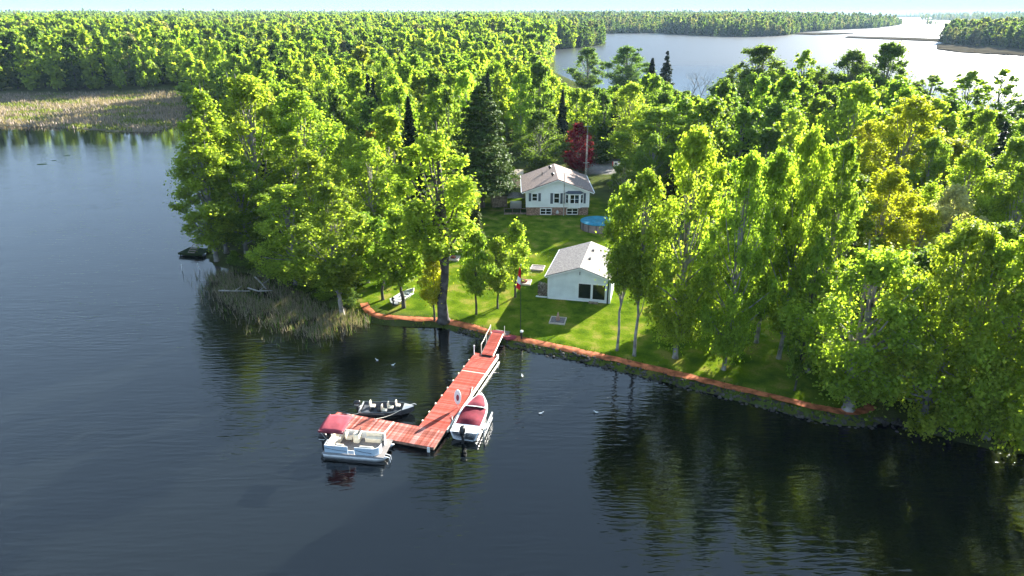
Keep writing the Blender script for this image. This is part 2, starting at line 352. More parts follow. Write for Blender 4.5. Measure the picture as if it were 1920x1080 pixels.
# ---- path along the shore
def resample(pts, step):
    pts = np.array(pts, float); d = np.r_[0, np.cumsum(np.hypot(*np.diff(pts, axis=0).T))]; t = np.arange(0, d[-1], step)
    return np.column_stack([np.interp(t, d, pts[:, 0]), np.interp(t, d, pts[:, 1])])
PATH = pxs([(684, 576), (688, 588), (704, 600), (760, 604), (830, 607), (880, 618), (930, 634), (985, 645), (1060, 661), (1150, 681), (1300, 717), (1450, 754), (1560, 781), (1610, 785), (1634, 776), (1630, 762)])
pc = resample(PATH, .8)
for _ in range(3): pc[1:-1] = (pc[:-2] + 2 * pc[1:-1] + pc[2:]) / 4
tn = np.gradient(pc, axis=0); tn /= np.hypot(*tn.T)[:, None]; nr = np.column_stack([-tn[:, 1], tn[:, 0]])
rng = np.random.default_rng(5)
cols = []
for o in (-.46, -.15, .15, .46): cols.append(pc + nr * (o + (rng.normal(0, .05, (len(pc), 1)) if abs(o) > .4 else 0)))
pv = np.stack(cols, 1).reshape(-1, 2); pz = np.maximum(height(pv), .3) + .04
q = np.array([(i * 4 + k, (i + 1) * 4 + k, (i + 1) * 4 + k + 1, i * 4 + k + 1) for i in range(len(pc) - 1) for k in range(3)])[:, ::-1]
pm = mat('rust_red_path', (.36, .115, .05), .95, var=.45, vscale=1.6, bump=.7, bscale=6, detail=9)
link(props(bpy.data.objects.new('path', np_mesh('path', np.column_stack([pv, pz]), q, [pm])), 'rust red path along the water edge', 'path', kind='structure'))

# ------------------------------------------------------------------ trees
def unit(v): return v / (np.linalg.norm(v, axis=-1, keepdims=True) + 1e-9)
def leaves(rng, C, OUT, ls, fold=.12, upb=.35, rnd=.75, asp=.38):
    n = len(C); N = unit(OUT * .6 + rng.normal(size=(n, 3)) * rnd * .6 + np.array([0, 0, upb]))
    T = unit(np.cross(N, rng.normal(size=(n, 3)))); B = np.cross(N, T)
    s = (ls * rng.uniform(.65, 1.35, n))[:, None]
    V = np.stack([C - T * s * .5, C + B * s * asp + N * s * fold, C + T * s * .5, C - B * s * asp + N * s * fold], 1).reshape(-1, 3)
    return V, np.arange(4 * n).reshape(-1, 4)
def crown(seed, h, w, base, tp=.42, a=.5, b=.6, nl=16, lr=(.14, .21), nt=12, nleaf=150, ls=.32, lean=(0, 0), tall=1.0, tr_=(.17, .36)):
    rng = np.random.default_rng(seed); R = w / 2; zc0 = base * h; H = h - zc0
    prof = lambda t: np.where(t < tp, (np.maximum(t, .02) / tp) ** a, (np.maximum(1 - t, 0) / (1 - tp)) ** b)
    lob = []
    ts = (np.arange(nl) + rng.uniform(.1, .9, nl)) / nl
    for k, t in enumerate(ts):
        ph = k * 2.39996 + rng.uniform(-.5, .5); lrad = w * rng.uniform(*lr) * (1 - .45 * t)
        rho = max(0, prof(t) * R - lrad * .7) * rng.uniform(.5, 1.12)
        z = zc0 + min(max(t * H, lrad * .6), H - lrad * .8)
        lob.append((np.array([rho * cos(ph) + lean[0] * z, rho * sin(ph) + lean[1] * z, z]), lrad))
    for k_ in range(4):
        q_ = w * lr[0] * rng.uniform(.55, .9); lob.append((np.array([lean[0] * h + rng.normal(0, w * .07), lean[1] * h + rng.normal(0, w * .07), h - q_ - rng.uniform(0, .09) * H]), q_))
    lm = w * (lr[0] + lr[1]) / 2 * .8
    Cs, Os, Ts, tuft = [], [], [], []
    for c, lrad in lob:
        n_ = int(max(3, nt * min(1.7, (lrad / lm) ** 1.7)))
        d = unit(rng.normal(size=(n_, 3)) + np.array([0, 0, .35]) + unit(np.array([c[0], c[1], 0]) + 1e-6) * .35)
        for dd in d:
            tc = c + dd * lrad * rng.uniform(.4, 1.08) * np.array([1, 1, .85 * tall]); ax = unit(dd * .7 + np.array([0, 0, .8]) + rng.normal(size=3) * .2)
            tr = lrad * rng.uniform(*tr_) + .06; u = unit(rng.normal(size=(nleaf, 3))) * rng.uniform(.1, 1, (nleaf, 1)) ** .5 * np.where(rng.uniform(size=(nleaf, 1)) < .12, 1.35, 1)
            al = (u @ ax)[:, None]; pts = tc + (u + al * ax * 1.0) * tr
            Cs.append(pts); Os.append(unit(u + ax * .3)); Ts.append(np.clip(rng.uniform(.2, .8) + rng.normal(0, .18, nleaf), 0, 1)); tuft.append((tc, tr))
        m_ = int(n_ * nleaf * .13); u = rng.normal(0, .62, (m_, 3)); Cs.append(c + u * lrad * np.array([1, 1, .9])); Os.append(unit(u)); Ts.append(np.clip(rng.normal(.5, .25, m_), 0, 1))
    m_ = int(nl * nt * nleaf * .1); t_ = rng.uniform(.02, .99, m_); ph_ = rng.uniform(0, 2 * pi, m_); k_ = rng.integers(3, 6); rr_ = prof(t_) * R * np.sqrt(rng.uniform(.1, 1, m_)) * (.85 + .15 * np.sin(k_ * ph_ + t_ * 9)) * (.9 + .2 * np.sin(t_ * 23 + ph_ * 2))
    Cs.append(np.column_stack([rr_ * np.cos(ph_), rr_ * np.sin(ph_), zc0 + t_ * H]) + np.outer(t_ * h, [lean[0], lean[1], 0]) + rng.normal(0, .25, (m_, 3))); Os.append(unit(np.column_stack([np.cos(ph_), np.sin(ph_), np.full(m_, .4)]))); Ts.append(np.clip(rng.normal(.5, .25, m_), 0, 1))
    C = np.concatenate(Cs); V, Q = leaves(rng, C, np.concatenate(Os), ls)
    return V, Q, np.concatenate(Ts), lob, tuft
def trunk_mb(seed, h, r0, lob, top=.86, fork=0, lean=(0, 0), sides=7, twigs=None):
    rng = np.random.default_rng(seed + 99); mb = MB(); k = 7; wob = rng.normal(0, .012 * h, (k + 1, 2)); wob[0] = 0; wob[1] *= .4
    P = [np.array([wob[i, 0] + lean[0] * h * top * i / k, wob[i, 1] + lean[1] * h * top * i / k, h * top * i / k]) for i in range(k + 1)]
    rs = [r0 * (1.35 if i == 0 else 1) * (1 - .86 * (i / k) ** .9) for i in range(k + 1)]
    P.insert(1, P[0] * .85 + P[1] * .15); rs.insert(1, r0 * 1.02)
    mb.tube(P, rs, sides)
    at = lambda z: np.array([np.interp(z, [p[2] for p in P], [p[i] for p in P]) for i in range(3)])
    for j, (c, lr) in enumerate(lob):
        z0 = max(h * .12, c[2] * rng.uniform(.5, .72)); s = at(min(z0, h * top * .95)); rr = r0 * .42 * (1 - .6 * z0 / h)
        if fork and j % 5 == 0: s = at(fork * h); rr = r0 * .62
        mid = (s + c) / 2 + np.array([0, 0, -.04 * h]) * rng.uniform(-.3, 1) + rng.normal(0, .1, 3)
        mb.tube([s, mid, c + (c - mid) * .25], [rr, rr * .65, rr * .2], 5, cap=False)
    if twigs is not None:
        for tc, tr in twigs:
            c = min(lob, key=lambda q: np.sum((q[0] - tc) ** 2))[0]; mb.tube([c, (c + tc) / 2 + rng.normal(0, .08, 3), tc], [r0 * .09, r0 * .06, r0 * .02], 3, cap=False)
    return mb
PROTO = {}
def mk(name, seed, h, w, base, r0, bark='bark_pale', fork=0, lean=(0, 0), low=False, **kw):
    V, Q, T, lob, tuft = crown(seed, h, w, base, lean=lean, **kw)
    cm = np_mesh('crown', V, Q, [M['leaf']], T)
    t = trunk_mb(seed, h, r0, lob, fork=fork, lean=lean, twigs=None if low else tuft[::4]); tm = bpy.data.meshes.new('trunk'); tm.from_pydata(t.v, [], t.f); tm.materials.append(M[bark])
    tm.polygons.foreach_set('use_smooth', [True] * len(tm.polygons)); tm.update()
    PROTO[name] = (tm, cm, h, w)
for i in range(4): mk('M%d' % i, 10 + i, 20, 12, (.1, .13, .08, .15)[i], .34, tp=(.45, .5, .38, .48)[i], a=.4, nl=34, lr=(.08, .19), nt=27, nleaf=24, ls=.31)
for i in range(4): mk('N%d' % i, 20 + i, 20, 8, (.13, .18, .22, .1)[i], .26, tp=(.35, .4, .5, .3)[i], b=(.75, .85, .65, .9)[i], a=.4, nl=30, lr=(.1, .24), nt=23, nleaf=22, ls=.29)
for i in range(3): mk('S%d' % i, 30 + i, 9, 4.2, .27, .13, bark='bark', tp=.4, b=.8, nl=13, lr=(.15, .26), nt=22, nleaf=18, ls=.24)
mk('TT', 41, 20.7, 8.5, .36, .5, bark='bark', fork=.4, tp=.55, b=.5, nl=16, lr=(.13, .24), nt=30, nleaf=25, ls=.31)
for i in range(2): mk('H%d' % i, 47 + i, 20, 8, (.42, .36)[i], .22, tp=.5, a=.4, b=.6, nl=20, lr=(.12, .24), nt=25, nleaf=22, ls=.3)
mk('LOW', 42, 16, 15, .1, .5, fork=.16, tp=.45, b=.55, nl=26, lr=(.08, .18), nt=30, nleaf=25, ls=.31)
for i in range(3): mk('W%d' % i, 65 + i, 18, 13, (.03, .05, .02)[i], .34, tp=.4, a=.22, b=.6, nl=36, lr=(.08, .18), nt=23, nleaf=22, ls=.31)
for i in range(2): mk('TH%d' % i, 45 + i, 20, 10, .12, .2, bark='bark', tp=.5, a=.35, b=.7, nl=40, lr=(.06, .12), nt=9, nleaf=12, ls=.5, tr_=(.3, .5))
for i in range(6): mk('R%d' % i, 50 + i, 18, (10, 8.5, 11, 9, 8, 10)[i], (.1, .15, .2, .08, .12, .18)[i], .22, low=True, tp=(.45, .4, .5, .35, .3, .5)[i], b=(.6, .75, .5, .7, .85, .55)[i], nl=16, lr=(.15, .23), nt=18, nleaf=13, ls=.58, tr_=(.2, .42))
def conifer(seed, h, w, n, droop=.25, ls=.5, dens=26, plate=1.0, gap=0, base=.06, power=.9):
    rng = np.random.default_rng(seed); Cs, Os, Ts = [], [], []; mb = MB().tube([(0, 0, 0), (0, 0, h * .5), (0, 0, h * .98)], [w * .032, w * .02, .03], 6)
    for k in range(n):
        t = base + (1 - base) * (k + rng.uniform(0, 1)) / n; z = t * h; L = w / 2 * ((1 - t) ** power + .03) * rng.uniform(.7, 1.1)
        if gap and rng.uniform() < gap: continue
        ph = k * 2.39996 + rng.uniform(-.4, .4); d = np.array([cos(ph), sin(ph), 0]); m = max(6, int(dens * (L / w * 2.2 + .25)))
        u = rng.uniform(.08, 1, m) ** .8; side = np.array([-d[1], d[0], 0])
        p = np.array([0, 0, z]) + d * (u * L)[:, None] + side * (rng.normal(0, .17, m) * L * plate * (1.15 - u * .6))[:, None]
        p[:, 2] += -droop * L * u ** 1.5 + rng.normal(0, .05 * L + .06, m) + (.2 * L * u if plate > 1.2 else 0)
        Cs.append(p); Os.append(np.tile(d * .5 + np.array([0, 0, .6]), (m, 1))); Ts.append(np.clip(rng.uniform(.25, .75) + rng.normal(0, .15, m), 0, 1))
        mb.tube([(0, 0, z), tuple(np.array([0, 0, z - droop * L * .5]) + d * L * .85)], [.02 + .012 * L, .01], 3, cap=False)
    C = np.concatenate(Cs); V, Q = leaves(rng, C, np.concatenate(Os), ls, asp=.28, upb=.5)
    return V, Q, np.concatenate(Ts), mb
def mkc(name, *a, **k):
    V, Q, T, t = conifer(*a, **k); cm = np_mesh('crown', V, Q, [M['needle']], T)
    tm = bpy.data.meshes.new('trunk'); tm.from_pydata(t.v, [], t.f); tm.materials.append(M['bark']); tm.update(); PROTO[name] = (tm, cm, a[1], a[2])
mkc('SPR0', 70, 18, 6, 150, ls=.55, dens=60)
mkc('SPR1', 71, 18, 6, 120, ls=.55, dens=55, gap=.1)
mkc('PINE', 72, 21, 12, 130, droop=.05, ls=.5, dens=190, plate=1.5, gap=.12, base=.12, power=.62)
mkc('CED', 73, 10, 2.8, 200, droop=-.5, ls=.35, dens=60, base=.02, power=.5)
def bare(seed, h, w):
    rng = np.random.default_rng(seed); mb = MB()
    def br(p, d, L, r, lv):
        q = p + d * L; mb.tube([p, (p + q) / 2 + rng.normal(0, .04 * L, 3), q], [r, r * .8, r * .55], 5 if lv < 2 else 3, cap=False)
        if lv < 5:
            for _ in range(3 if lv < 4 else 2): br(q, unit(d + rng.normal(0, .42, 3) + np.array([0, 0, .12])), L * rng.uniform(.6, .85), r * .55, lv + 1)
    br(np.zeros(3), np.array([0, 0, 1.]), h * .27, .16, 0)
    tm = bpy.data.meshes.new('trunk'); tm.from_pydata(mb.v, [], mb.f); tm.materials.append(M['bark_pale']); tm.update(); PROTO['BARE'] = (tm, None, h, w)
bare(75, 12, 6)
COLS = dict(bright=(.205, .28, .042), mid=(.155, .232, .038), deep=(.1, .162, .036), dark=(.055, .1, .028), grey=(.17, .175, .10), yellow=(.28, .3, .028), pale=(.23, .31, .05), olive=(.15, .185, .035),
            red=(.2, .018, .03), cream=(.42, .42, .25), spruce=(.028, .05, .026), pine=(.062, .11, .024), rust=(.095, .075, .04), cedar=(.06, .085, .02), orange=(.22, .19, .04))
TREES = []
trng = random.Random(3)
def plant(name, kind, x, y, z, h, wd, col, label, group=None, rz=None):
    tm, cm, h0, w0 = PROTO[kind]
    t = thing(name, (x, y, z - .05), trng.uniform(0, 6.28) if rz is None else rz, label, 'tree', group); t.scale = (wd / w0, wd / w0, h / h0)
    link(bpy.data.objects.new('trunk', tm), t)
    if cm is not None:
        c = link(bpy.data.objects.new('crown', cm), t); j = trng.uniform(.9, 1.1); c.color = (*[k * j for k in COLS[col]], 1)
    TREES.append((x, y, wd)); return t
def tree(kind, bx_, by_, topy, wpx, col, label, name='leafy_tree', group=None, rz=None):
    x, y, z = GT(bx_, by_); v = (540 - topy) / FPX
    h = CAM_H + y * (-sin(PITCH) + v * cos(PITCH)) / (cos(PITCH) + v * sin(PITCH)) - z
    f = y * cos(PITCH) + (CAM_H - z - h * .6) * sin(PITCH); wd = wpx / FPX * f * 1.18
    return plant(name, kind, x, y, z, h, wd, col, label, group, rz)
HAND = [
 # clump on the left point
 ('N0', 407, 489, 226, 128, 'bright', 'bright green tree overhanging the old wooden platform at the waterside'),
 ('N1', 425, 474, 167, 118, 'bright', 'tall pointed green tree behind the one overhanging the old platform'),
 ('M0', 498, 440, 146, 190, 'bright', 'tallest broad maple of the clump on the reedy point'),
 ('M1', 585, 425, 172, 175, 'bright', 'broad maple on the inland side of the reedy point'),
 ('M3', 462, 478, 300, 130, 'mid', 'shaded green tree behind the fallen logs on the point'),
 ('M2', 556, 532, 348, 165, 'bright', 'bright maple with pale trunk at the head of the reed bed'),
 ('N3', 600, 490, 285, 120, 'bright', 'green tree squeezed between maples on the reedy point'),
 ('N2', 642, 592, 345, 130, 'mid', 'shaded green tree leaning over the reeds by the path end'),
 ('M1', 705, 478, 262, 135, 'bright', 'bright round maple behind the rowboat lawn'),
 ('S1', 757, 577, 395, 112, 'bright', 'small bent tree beside the rowboat on the lawn'),
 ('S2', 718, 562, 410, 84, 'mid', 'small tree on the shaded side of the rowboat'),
 ('S0', 815, 600, 470, 62, 'yellow', 'thin sapling growing at the path edge beside the thick trunk'),
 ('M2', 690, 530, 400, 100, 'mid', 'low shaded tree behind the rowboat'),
 # lawn
 ('TT', 832, 602, 249, 165, 'bright', 'tall forked tree with thick dark trunk beside the shore path'),
 ('S0', 893, 589, 428, 64, 'mid', 'small lawn tree with dark lower crown near the shore path'),
 ('S1', 933, 578, 446, 58, 'bright', 'small lawn tree in the middle of the row of three'),
 ('S2', 966, 557, 416, 60, 'bright', 'pointed small lawn tree beside the flagpole'),
 # around the house
 ('M0', 1012, 322, 208, 108, 'deep', 'dark green tree behind the house roof'),
 ('M3', 1228, 345, 203, 165, 'bright', 'wide bright maple beside the gravel drive'),
 ('M1', 1175, 300, 155, 88, 'pale', 'pale green tree behind the drive'),
 # right front row
 ('H0', 1157, 657, 345, 88, 'mid', 'slim pale trunked tree nearest the cabin door wall'),
 ('H1', 1189, 667, 320, 108, 'mid', 'second slim pale trunked tree from the cabin on the shore'),
 ('M0', 1266, 671, 242, 165, 'bright', 'tall broad tree on the shore lawn right of the cabin'),
 ('M2', 1357, 693, 288, 130, 'bright', 'leaning pale trunked tree midway along the shore path'),
 ('M3', 1418, 642, 284, 125, 'mid', 'twin trunked tree set back from the shore path'),
 ('M1', 1460, 672, 242, 130, 'bright', 'tallest pointed tree of the shore lawn grove'),
 ('N0', 1514, 697, 268, 115, 'mid', 'thick trunked tree behind the leaning birch'),
 ('TH0', 1490, 732, 440, 80, 'mid', 'thin leaning birch with white stem on the shore lawn'),
 ('LOW', 1590, 768, 470, 275, 'bright', 'low forked spreading maple where the path ends'),
 ('W0', 1728, 790, 415, 235, 'bright', 'broad tree overhanging the water beyond the path end'),
 ('W1', 1785, 806, 455, 200, 'bright', 'slim tree on the bank between two broad ones'),
 ('W2', 1845, 830, 425, 230, 'bright', 'broad tree with pale leaning stem at the water edge'),
 ('W0', 1920, 842, 400, 250, 'bright', 'broad tree at the bank furthest from the dock'),
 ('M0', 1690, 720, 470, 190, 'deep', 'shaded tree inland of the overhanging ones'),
 # second row right
 ('M3', 1625, 560, 318, 135, 'yellow', 'yellow green round tree behind the forked maple'),
 ('N0', 1560, 590, 330, 110, 'mid', 'green tree between grove and yellow round tree'),
 ('M1', 1745, 560, 348, 125, 'cream', 'cream blossoming tree in the neighbouring garden'),
 ('M0', 1866, 560, 308, 150, 'mid', 'rounded green tree behind the blossoming one'),
 ('M2', 1690, 600, 390, 130, 'yellow', 'yellow green tree below the blossoming one'),
 ('M0', 1335, 560, 310, 120, 'mid', 'green tree in the back row of the shore grove'),
 ('N3', 1400, 560, 300, 110, 'mid', 'slender green tree in the back row of the shore grove'),
 ('M3', 1665, 430, 186, 150, 'yellow', 'tall yellow green tree beside the narrow dark conifers'),
 ('M2', 1748, 440, 262, 175, 'yellow', 'spreading yellow green tree above the blue roofs'),
 ('M0', 1885, 420, 222, 130, 'mid', 'green tree beyond the blue roofs'),
 ('M1', 1598, 400, 228, 95, 'yellow', 'small crowned yellow tree below the brown spruce'),
 ('M1', 1830, 640, 420, 150, 'mid', 'green tree behind the leaning stem at the bank'),
 # back shore
 ('M0', 1100, 172, 90, 76, 'deep', 'dark green tree at the inlet shore'),
 ('M3', 1172, 178, 87, 80, 'deep', 'dark spreading tree between the inlet and two spruces'),
 ('M1', 1350, 250, 147, 84, 'deep', 'round dark tree beside the bare tree'),
 ('M2', 1410, 243, 86, 140, 'deep', 'big dark tree on the back shore behind the wires'),
 ('TH0', 1490, 245, 95, 75, 'mid', 'airy thin tree on the back shore'),
 ('M1', 1575, 252, 94, 120, 'deep', 'dark back shore tree above the brown spruce'),
 ('M0', 1640, 258, 81, 125, 'deep', 'tallest dark tree on the back shore'),
 ('TH1', 1722, 275, 142, 115, 'mid', 'see-through tree with water showing behind it'),
 ('TH0', 1790, 280, 134, 105, 'mid', 'see-through back shore tree beside the tallest gap'),
 ('TH1', 1845, 285, 130, 95, 'mid', 'open crowned back shore tree with upright twigs'),
 ('TH0', 1895, 300, 188, 100, 'deep', 'open dark tree above the neighbouring garden'),
]
for x, y, h, wd, lab in ((24, 116, 11, 8, 'leafy green tree added to shade the lawn behind the pool'), (31.5, 119, 13, 9, 'taller green tree added for lawn shade at the drive side behind the pool'), (18.5, 111, 8, 6, 'low green tree added for lawn shade beside the house wall and the pool')):
    plant('leafy_tree', 'M1', x, y, tz(x, y), h, wd, 'mid', lab)  # extra trees added so that their shadows darken the house lawn
for k, (kind, a, b_, c_, d_, e_, lab) in enumerate(HAND): tree(kind, a, b_, c_, d_, e_, lab)
tree('M2', 1082, 322, 231, 68, 'red', 'dark red leaved maple behind the house', 'red_maple')
tree('PINE', 905, 388, 158, 140, 'pine', 'large layered white pine beside the house', 'pine_tree')
tree('CED', 887, 462, 333, 36, 'cedar', 'narrow columnar cedar left of the shed', 'cedar_tree')
tree('SPR0', 1217, 203, 109, 44, 'spruce', 'shorter of two dark spruces by the back shore', 'spruce_tree')
tree('SPR1', 1243, 206, 96, 48, 'spruce', 'taller of two dark spruces by the back shore', 'spruce_tree')
tree('SPR1', 1520, 268, 152, 56, 'rust', 'brownish sparse spruce on the back shore', 'spruce_tree')
tree('CED', 1576, 262, 157, 36, 'spruce', 'narrow dark spire conifer on the back shore', 'cedar_tree')
tree('BARE', 1303, 228, 120, 70, 'mid', 'leafless grey tree before the open lake', 'bare_tree')
# ---- scattered wood: the nearest stand as single trees, the rest as one wood
rs = np.random.default_rng(11)
KEEP = pxs([(640, 560), (690, 500), (800, 430), (875, 395), (900, 345), (960, 318), (1060, 312), (1110, 300), (1180, 318), (1240, 350), (1330, 520), (1540, 570), (1640, 640), (1660, 790), (985, 660), (690, 610)])
ROAD = pxs([(1090, 340), (1100, 312), (1200, 292), (1500, 268), (1560, 285), (1480, 305), (1240, 322)])
def ylim(px):   # how high the tree tops of the peninsula reach in front of the lake, in picture rows
    return np.interp(px, [1000, 1030, 1060, 1090, 1130, 1205, 1215, 1260, 1330, 1360, 1400, 1480, 1510, 1690, 1720, 1900, 2100], [70, 125, 162, 160, 165, 150, 130, 160, 185, 150, 125, 130, 120, 140, 170, 215, 230])
cand = []
def dart(n, x0, x1, y0, y1, rmin):
    C = np.column_stack([rs.uniform(x0, x1, n), rs.uniform(y0, y1, n)])
    ok = (np.abs(C[:, 0]) < C[:, 1] * .80 + 14) & (sdist(C, MAIN) > 4) & (sdist(C, MARSH) < -3) & (sdist(C, KEEP) < -2) & (sdist(C, ROAD) < -2) & (sdist(C, MEADOW) < 0)
    C = C[ok]; cell = {}
    for x, y, w_ in TREES: cell.setdefault((int(x // 10), int(y // 10)), []).append((x, y, 4.6 if y < 160 else 3.5))
    for x, y in cand: cell.setdefault((int(x // 10), int(y // 10)), []).append((x, y, rmin))
    for x, y in C:
        i, j = int(x // 10), int(y // 10)
        if all((x - a) ** 2 + (y - b_) ** 2 > r_ * r_ for di in (-1, 0, 1) for dj in (-1, 0, 1) for a, b_, r_ in cell.get((i + di, j + dj), ())):
            cell.setdefault((i, j), []).append((x, y, rmin)); cand.append((x, y))
dart(9000, -75, 170, 66, 200, 6.0)
dart(16000, -330, 130, 200, 420, 6.6)
cand.sort(key=lambda c: c[1])
KINDS = [('mid', 'mid green tree in the wood behind the house', 28), ('bright', 'bright green tree in the wood behind the house', 32), ('pale', 'pale green tree in the wood behind the house', 14), ('deep', 'deep green tree in the wood behind the house', 14), ('olive', 'olive tinged tree in the wood behind the house', 6), ('orange', 'orange tinged spring tree in the wood', 1), ('spruce', 'dark conifer in the wood behind the house', 4)]
wts = [k[2] for k in KINDS]
def wlabel(col, h, wd, x, y):
    cn = dict(mid='mid green', bright='bright green', pale='pale green', deep='deep green', olive='olive tinged', orange='orange tinged', spruce='dark conifer')[col]
    size = 'tall' if h > 17.5 else 'middling' if h > 13 else 'low'; sh = '' if col == 'spruce' else (' broad' if wd > 9 else ' slender')
    reg = 'at the edge of the marsh' if x < -75 else 'on the wooded point behind the reeds' if x < -25 and y < 135 else 'in the wood behind the reedy point' if x < -25 else 'behind the layered pine' if x < 3 else 'behind the house roof' if x < 22 and y > 110 else 'near the open inlet' if y > 230 else 'near the utility poles' if y > 125 else 'in the neighbouring garden by the grove'
    return f"{size}{sh} {cn}{'' if col == 'spruce' else ' tree'} {reg}"
far = []; nind = 0
HT = height([c for c in cand])
for (x, y), z in zip(cand, HT):
    h = trng.uniform(14, 20); wd = trng.uniform(7, 11)
    if y < 125 and -75 < x < -20: h *= .8
    if 12 < x < 55 and 78 < y < 132: h = min(h, max(3, .44 * (y - 84)))
    for _ in range(12):
        tp = proj(x, y, z + h)
        if tp[0] > 1000 and tp[1] < ylim(tp[0]): h *= .9
    if h < 6: continue
    wd = min(wd, h * .62)
    col, lab, _ = trng.choices(KINDS, wts)[0]
    if x > 20 and y > 120 and col in ('bright', 'pale'): col, lab = ('mid', KINDS[0][1]) if trng.random() < .5 else ('deep', KINDS[3][1])
    tp = proj(x, y, z + h)
    if tp[0] < -60 or tp[0] > 1990: continue
    if nind < 300 - 0:
        nind += 1
        nm = 'spruce_tree' if col == 'spruce' else 'leafy_tree'
        plant(nm, ('SPR%d' % trng.randrange(2)) if col == 'spruce' else ('R%d' % trng.randrange(6)) if y > 100 else ('M%d' % trng.randrange(4)), x, y, z, h, wd if col != 'spruce' else h * .36, col, wlabel(col, h, wd, x, y), (lambda q: q)(wlabel(col, h, wd, x, y)))
    else: far.append((x, y, z, h / 18, trng.uniform(0, 6.28)))
# far wood as one mass
def scatter(n, gen, poly, margin, hs, hf):
    C = gen(n); ok = (sdist(C, poly) > margin) & (np.abs(C[:, 0]) < C[:, 1] * .82 + 30) & (sdist(C, MARSH) < -3) & (sdist(C, MEADOW) < 0) & (np.max([sdist(C, f) for f in FLATS], 0) < -2)
    C = C[ok]; z = height(C)
    for (x, y), zz in zip(C, z): far.append((x, y, zz, hs * rs.uniform(*hf) / 18, rs.uniform(0, 6.28)))
def band(d0, d1, ea=2.0):
    def g(n):
        d = (rs.uniform(d0 ** ea, d1 ** ea, n)) ** (1 / ea); a = rs.uniform(-.72, .72, n); return np.column_stack([d * np.sin(a), d * np.cos(a)])
    return g
def lined(poly, idx, depth):
    """extra trees just inside a shoreline so that its edge reads as a wall of trees"""
    pts = resample([poly[i] for i in idx], 5.0); nn = np.repeat(pts, 3, 0); return nn + rs.normal(0, depth, nn.shape)
scatter(9000, lambda n: np.column_stack([rs.uniform(-560, 140, n), rs.uniform(415, 700, n)]), MAIN, 4, 17, (.5, 1.3))
scatter(16000, band(650, 1500), MAIN, 4, 18, (.5, 1.35))
scatter(16000, band(1450, 3200), MAIN, 6, 22, (.8, 1.25))
scatter(12000, band(3000, 6600), MAIN, 6, 30, (.7, 1.1))
scatter(5000, lambda n: np.column_stack([rs.uniform(440, 1000, n), rs.uniform(500, 1000, n)]), ISLE, 3, 19, (.75, 1.2))
scatter(6000, band(2700, 6600), FAR_R, 6, 26, (.7, 1.1))
mi = [i for i, p in enumerate(MAIN) if p[1] > 560 and 20 < p[0] < 1130]
Csh = lined(MAIN, mi, 9); scatter(len(Csh), lambda n: Csh, MAIN, 2, 15, (.6, 1.2))
Cis = np.array([(x, y) for x, y in ISLET]).mean(0); far += [(Cis[0] + rs.normal(0, 10), Cis[1] + rs.normal(0, 16), .4, rs.uniform(.6, .9), 0) for _ in range(14)]
src = bpy.data.collections.new('forest_sources')
FS = [('bright', 7), ('mid', 6), ('pale', 4), ('deep', 4), ('olive', 2), ('dark', 3), ('grey', 2)]
k = 0
for col, cnt in FS:
    M['wood_' + col] = leafmat('leaf_' + col, .56, 1.9, COLS[col])
    for _ in range(cnt):
        V, Q, T, lob, tuft = crown(200 + k, 18, (9.5, 8.5, 10.5)[k % 3], .06, tp=(.45, .35, .5)[k % 3], b=(.6, .8, .5)[k % 3], nl=13, lr=(.14, .25), nt=9, nleaf=7, ls=1.25, tr_=(.25, .5))
        tv = MB().tube([(0, 0, -.3), (0, 0, 8), (0, 0, 14)], [.25, .18, .06], 4); nv = len(V)
        V = np.concatenate([V, np.array(tv.v)]); q4 = [[i + nv for i in f] for f in tv.f if len(f) == 4]
        Q = np.concatenate([Q, np.array(q4)]); T = np.concatenate([T, np.full(len(q4), .5)]); mi_ = np.r_[np.zeros(len(Q) - len(q4), int), np.ones(len(q4), int)]
        o = bpy.data.objects.new('wood_tree_%02d' % k, np_mesh('wood_tree', V, Q, [M['wood_' + col], M['bark']], T, mi_)); src.objects.link(o); k += 1
M['wood_spruce'] = leafmat('needle_spruce', .2, 1.1, COLS['spruce'])
for s in range(2):
    V, Q, T, t = conifer(260 + s, 18, 5.5, 60, ls=1.1, dens=16)
    o = bpy.data.objects.new('wood_tree_%02d' % k, np_mesh('wood_tree', V, Q, [M['wood_spruce']], T)); src.objects.link(o); k += 1
far = np.array(far); far[:, 3] *= 1 + .25 * np.sin(far[:, 0] / 61 + 1.7 * np.cos(far[:, 1] / 45)) * np.sin(far[:, 1] / 77 + 1); fm = bpy.data.meshes.new('far_wood'); fm.vertices.add(len(far)); fm.vertices.foreach_set('co', far[:, :3].astype(np.float32).ravel())
for nm, arr in (('size', far[:, 3]), ('wide', far[:, 3] ** .7 * rs.uniform(.7, 1.25, len(far))), ('turn', far[:, 4])):
    a = fm.attributes.new(nm, 'FLOAT', 'POINT'); a.data.foreach_set('value', arr.astype(np.float32))
a = fm.attributes.new('pick', 'INT', 'POINT'); n1 = np.sin(far[:, 0] / 37 + 2 * np.sin(far[:, 1] / 71)) * np.cos(far[:, 1] / 53 + far[:, 0] / 110); a.data.foreach_set('value', (((n1 * .35 + .45 + rs.normal(0, .2, len(far))) % 1.0) * k).astype(np.int32) * ~((far[:, 0] > 60) & (far[:, 1] > 480)) + rs.integers(17, 28, len(far)) * ((far[:, 0] > 60) & (far[:, 1] > 480)))  # far right shores pick darker leaf colours, painting in their backlit shade
fo = link(bpy.data.objects.new('far_wood', fm)); props(fo, 'dense mixed green wood stretching back to the horizon', 'forest', kind='stuff')
ng = bpy.data.node_groups.new('wood', 'GeometryNodeTree'); ng.interface.new_socket('Geometry', in_out='INPUT', socket_type='NodeSocketGeometry'); ng.interface.new_socket('Geometry', in_out='OUTPUT', socket_type='NodeSocketGeometry')
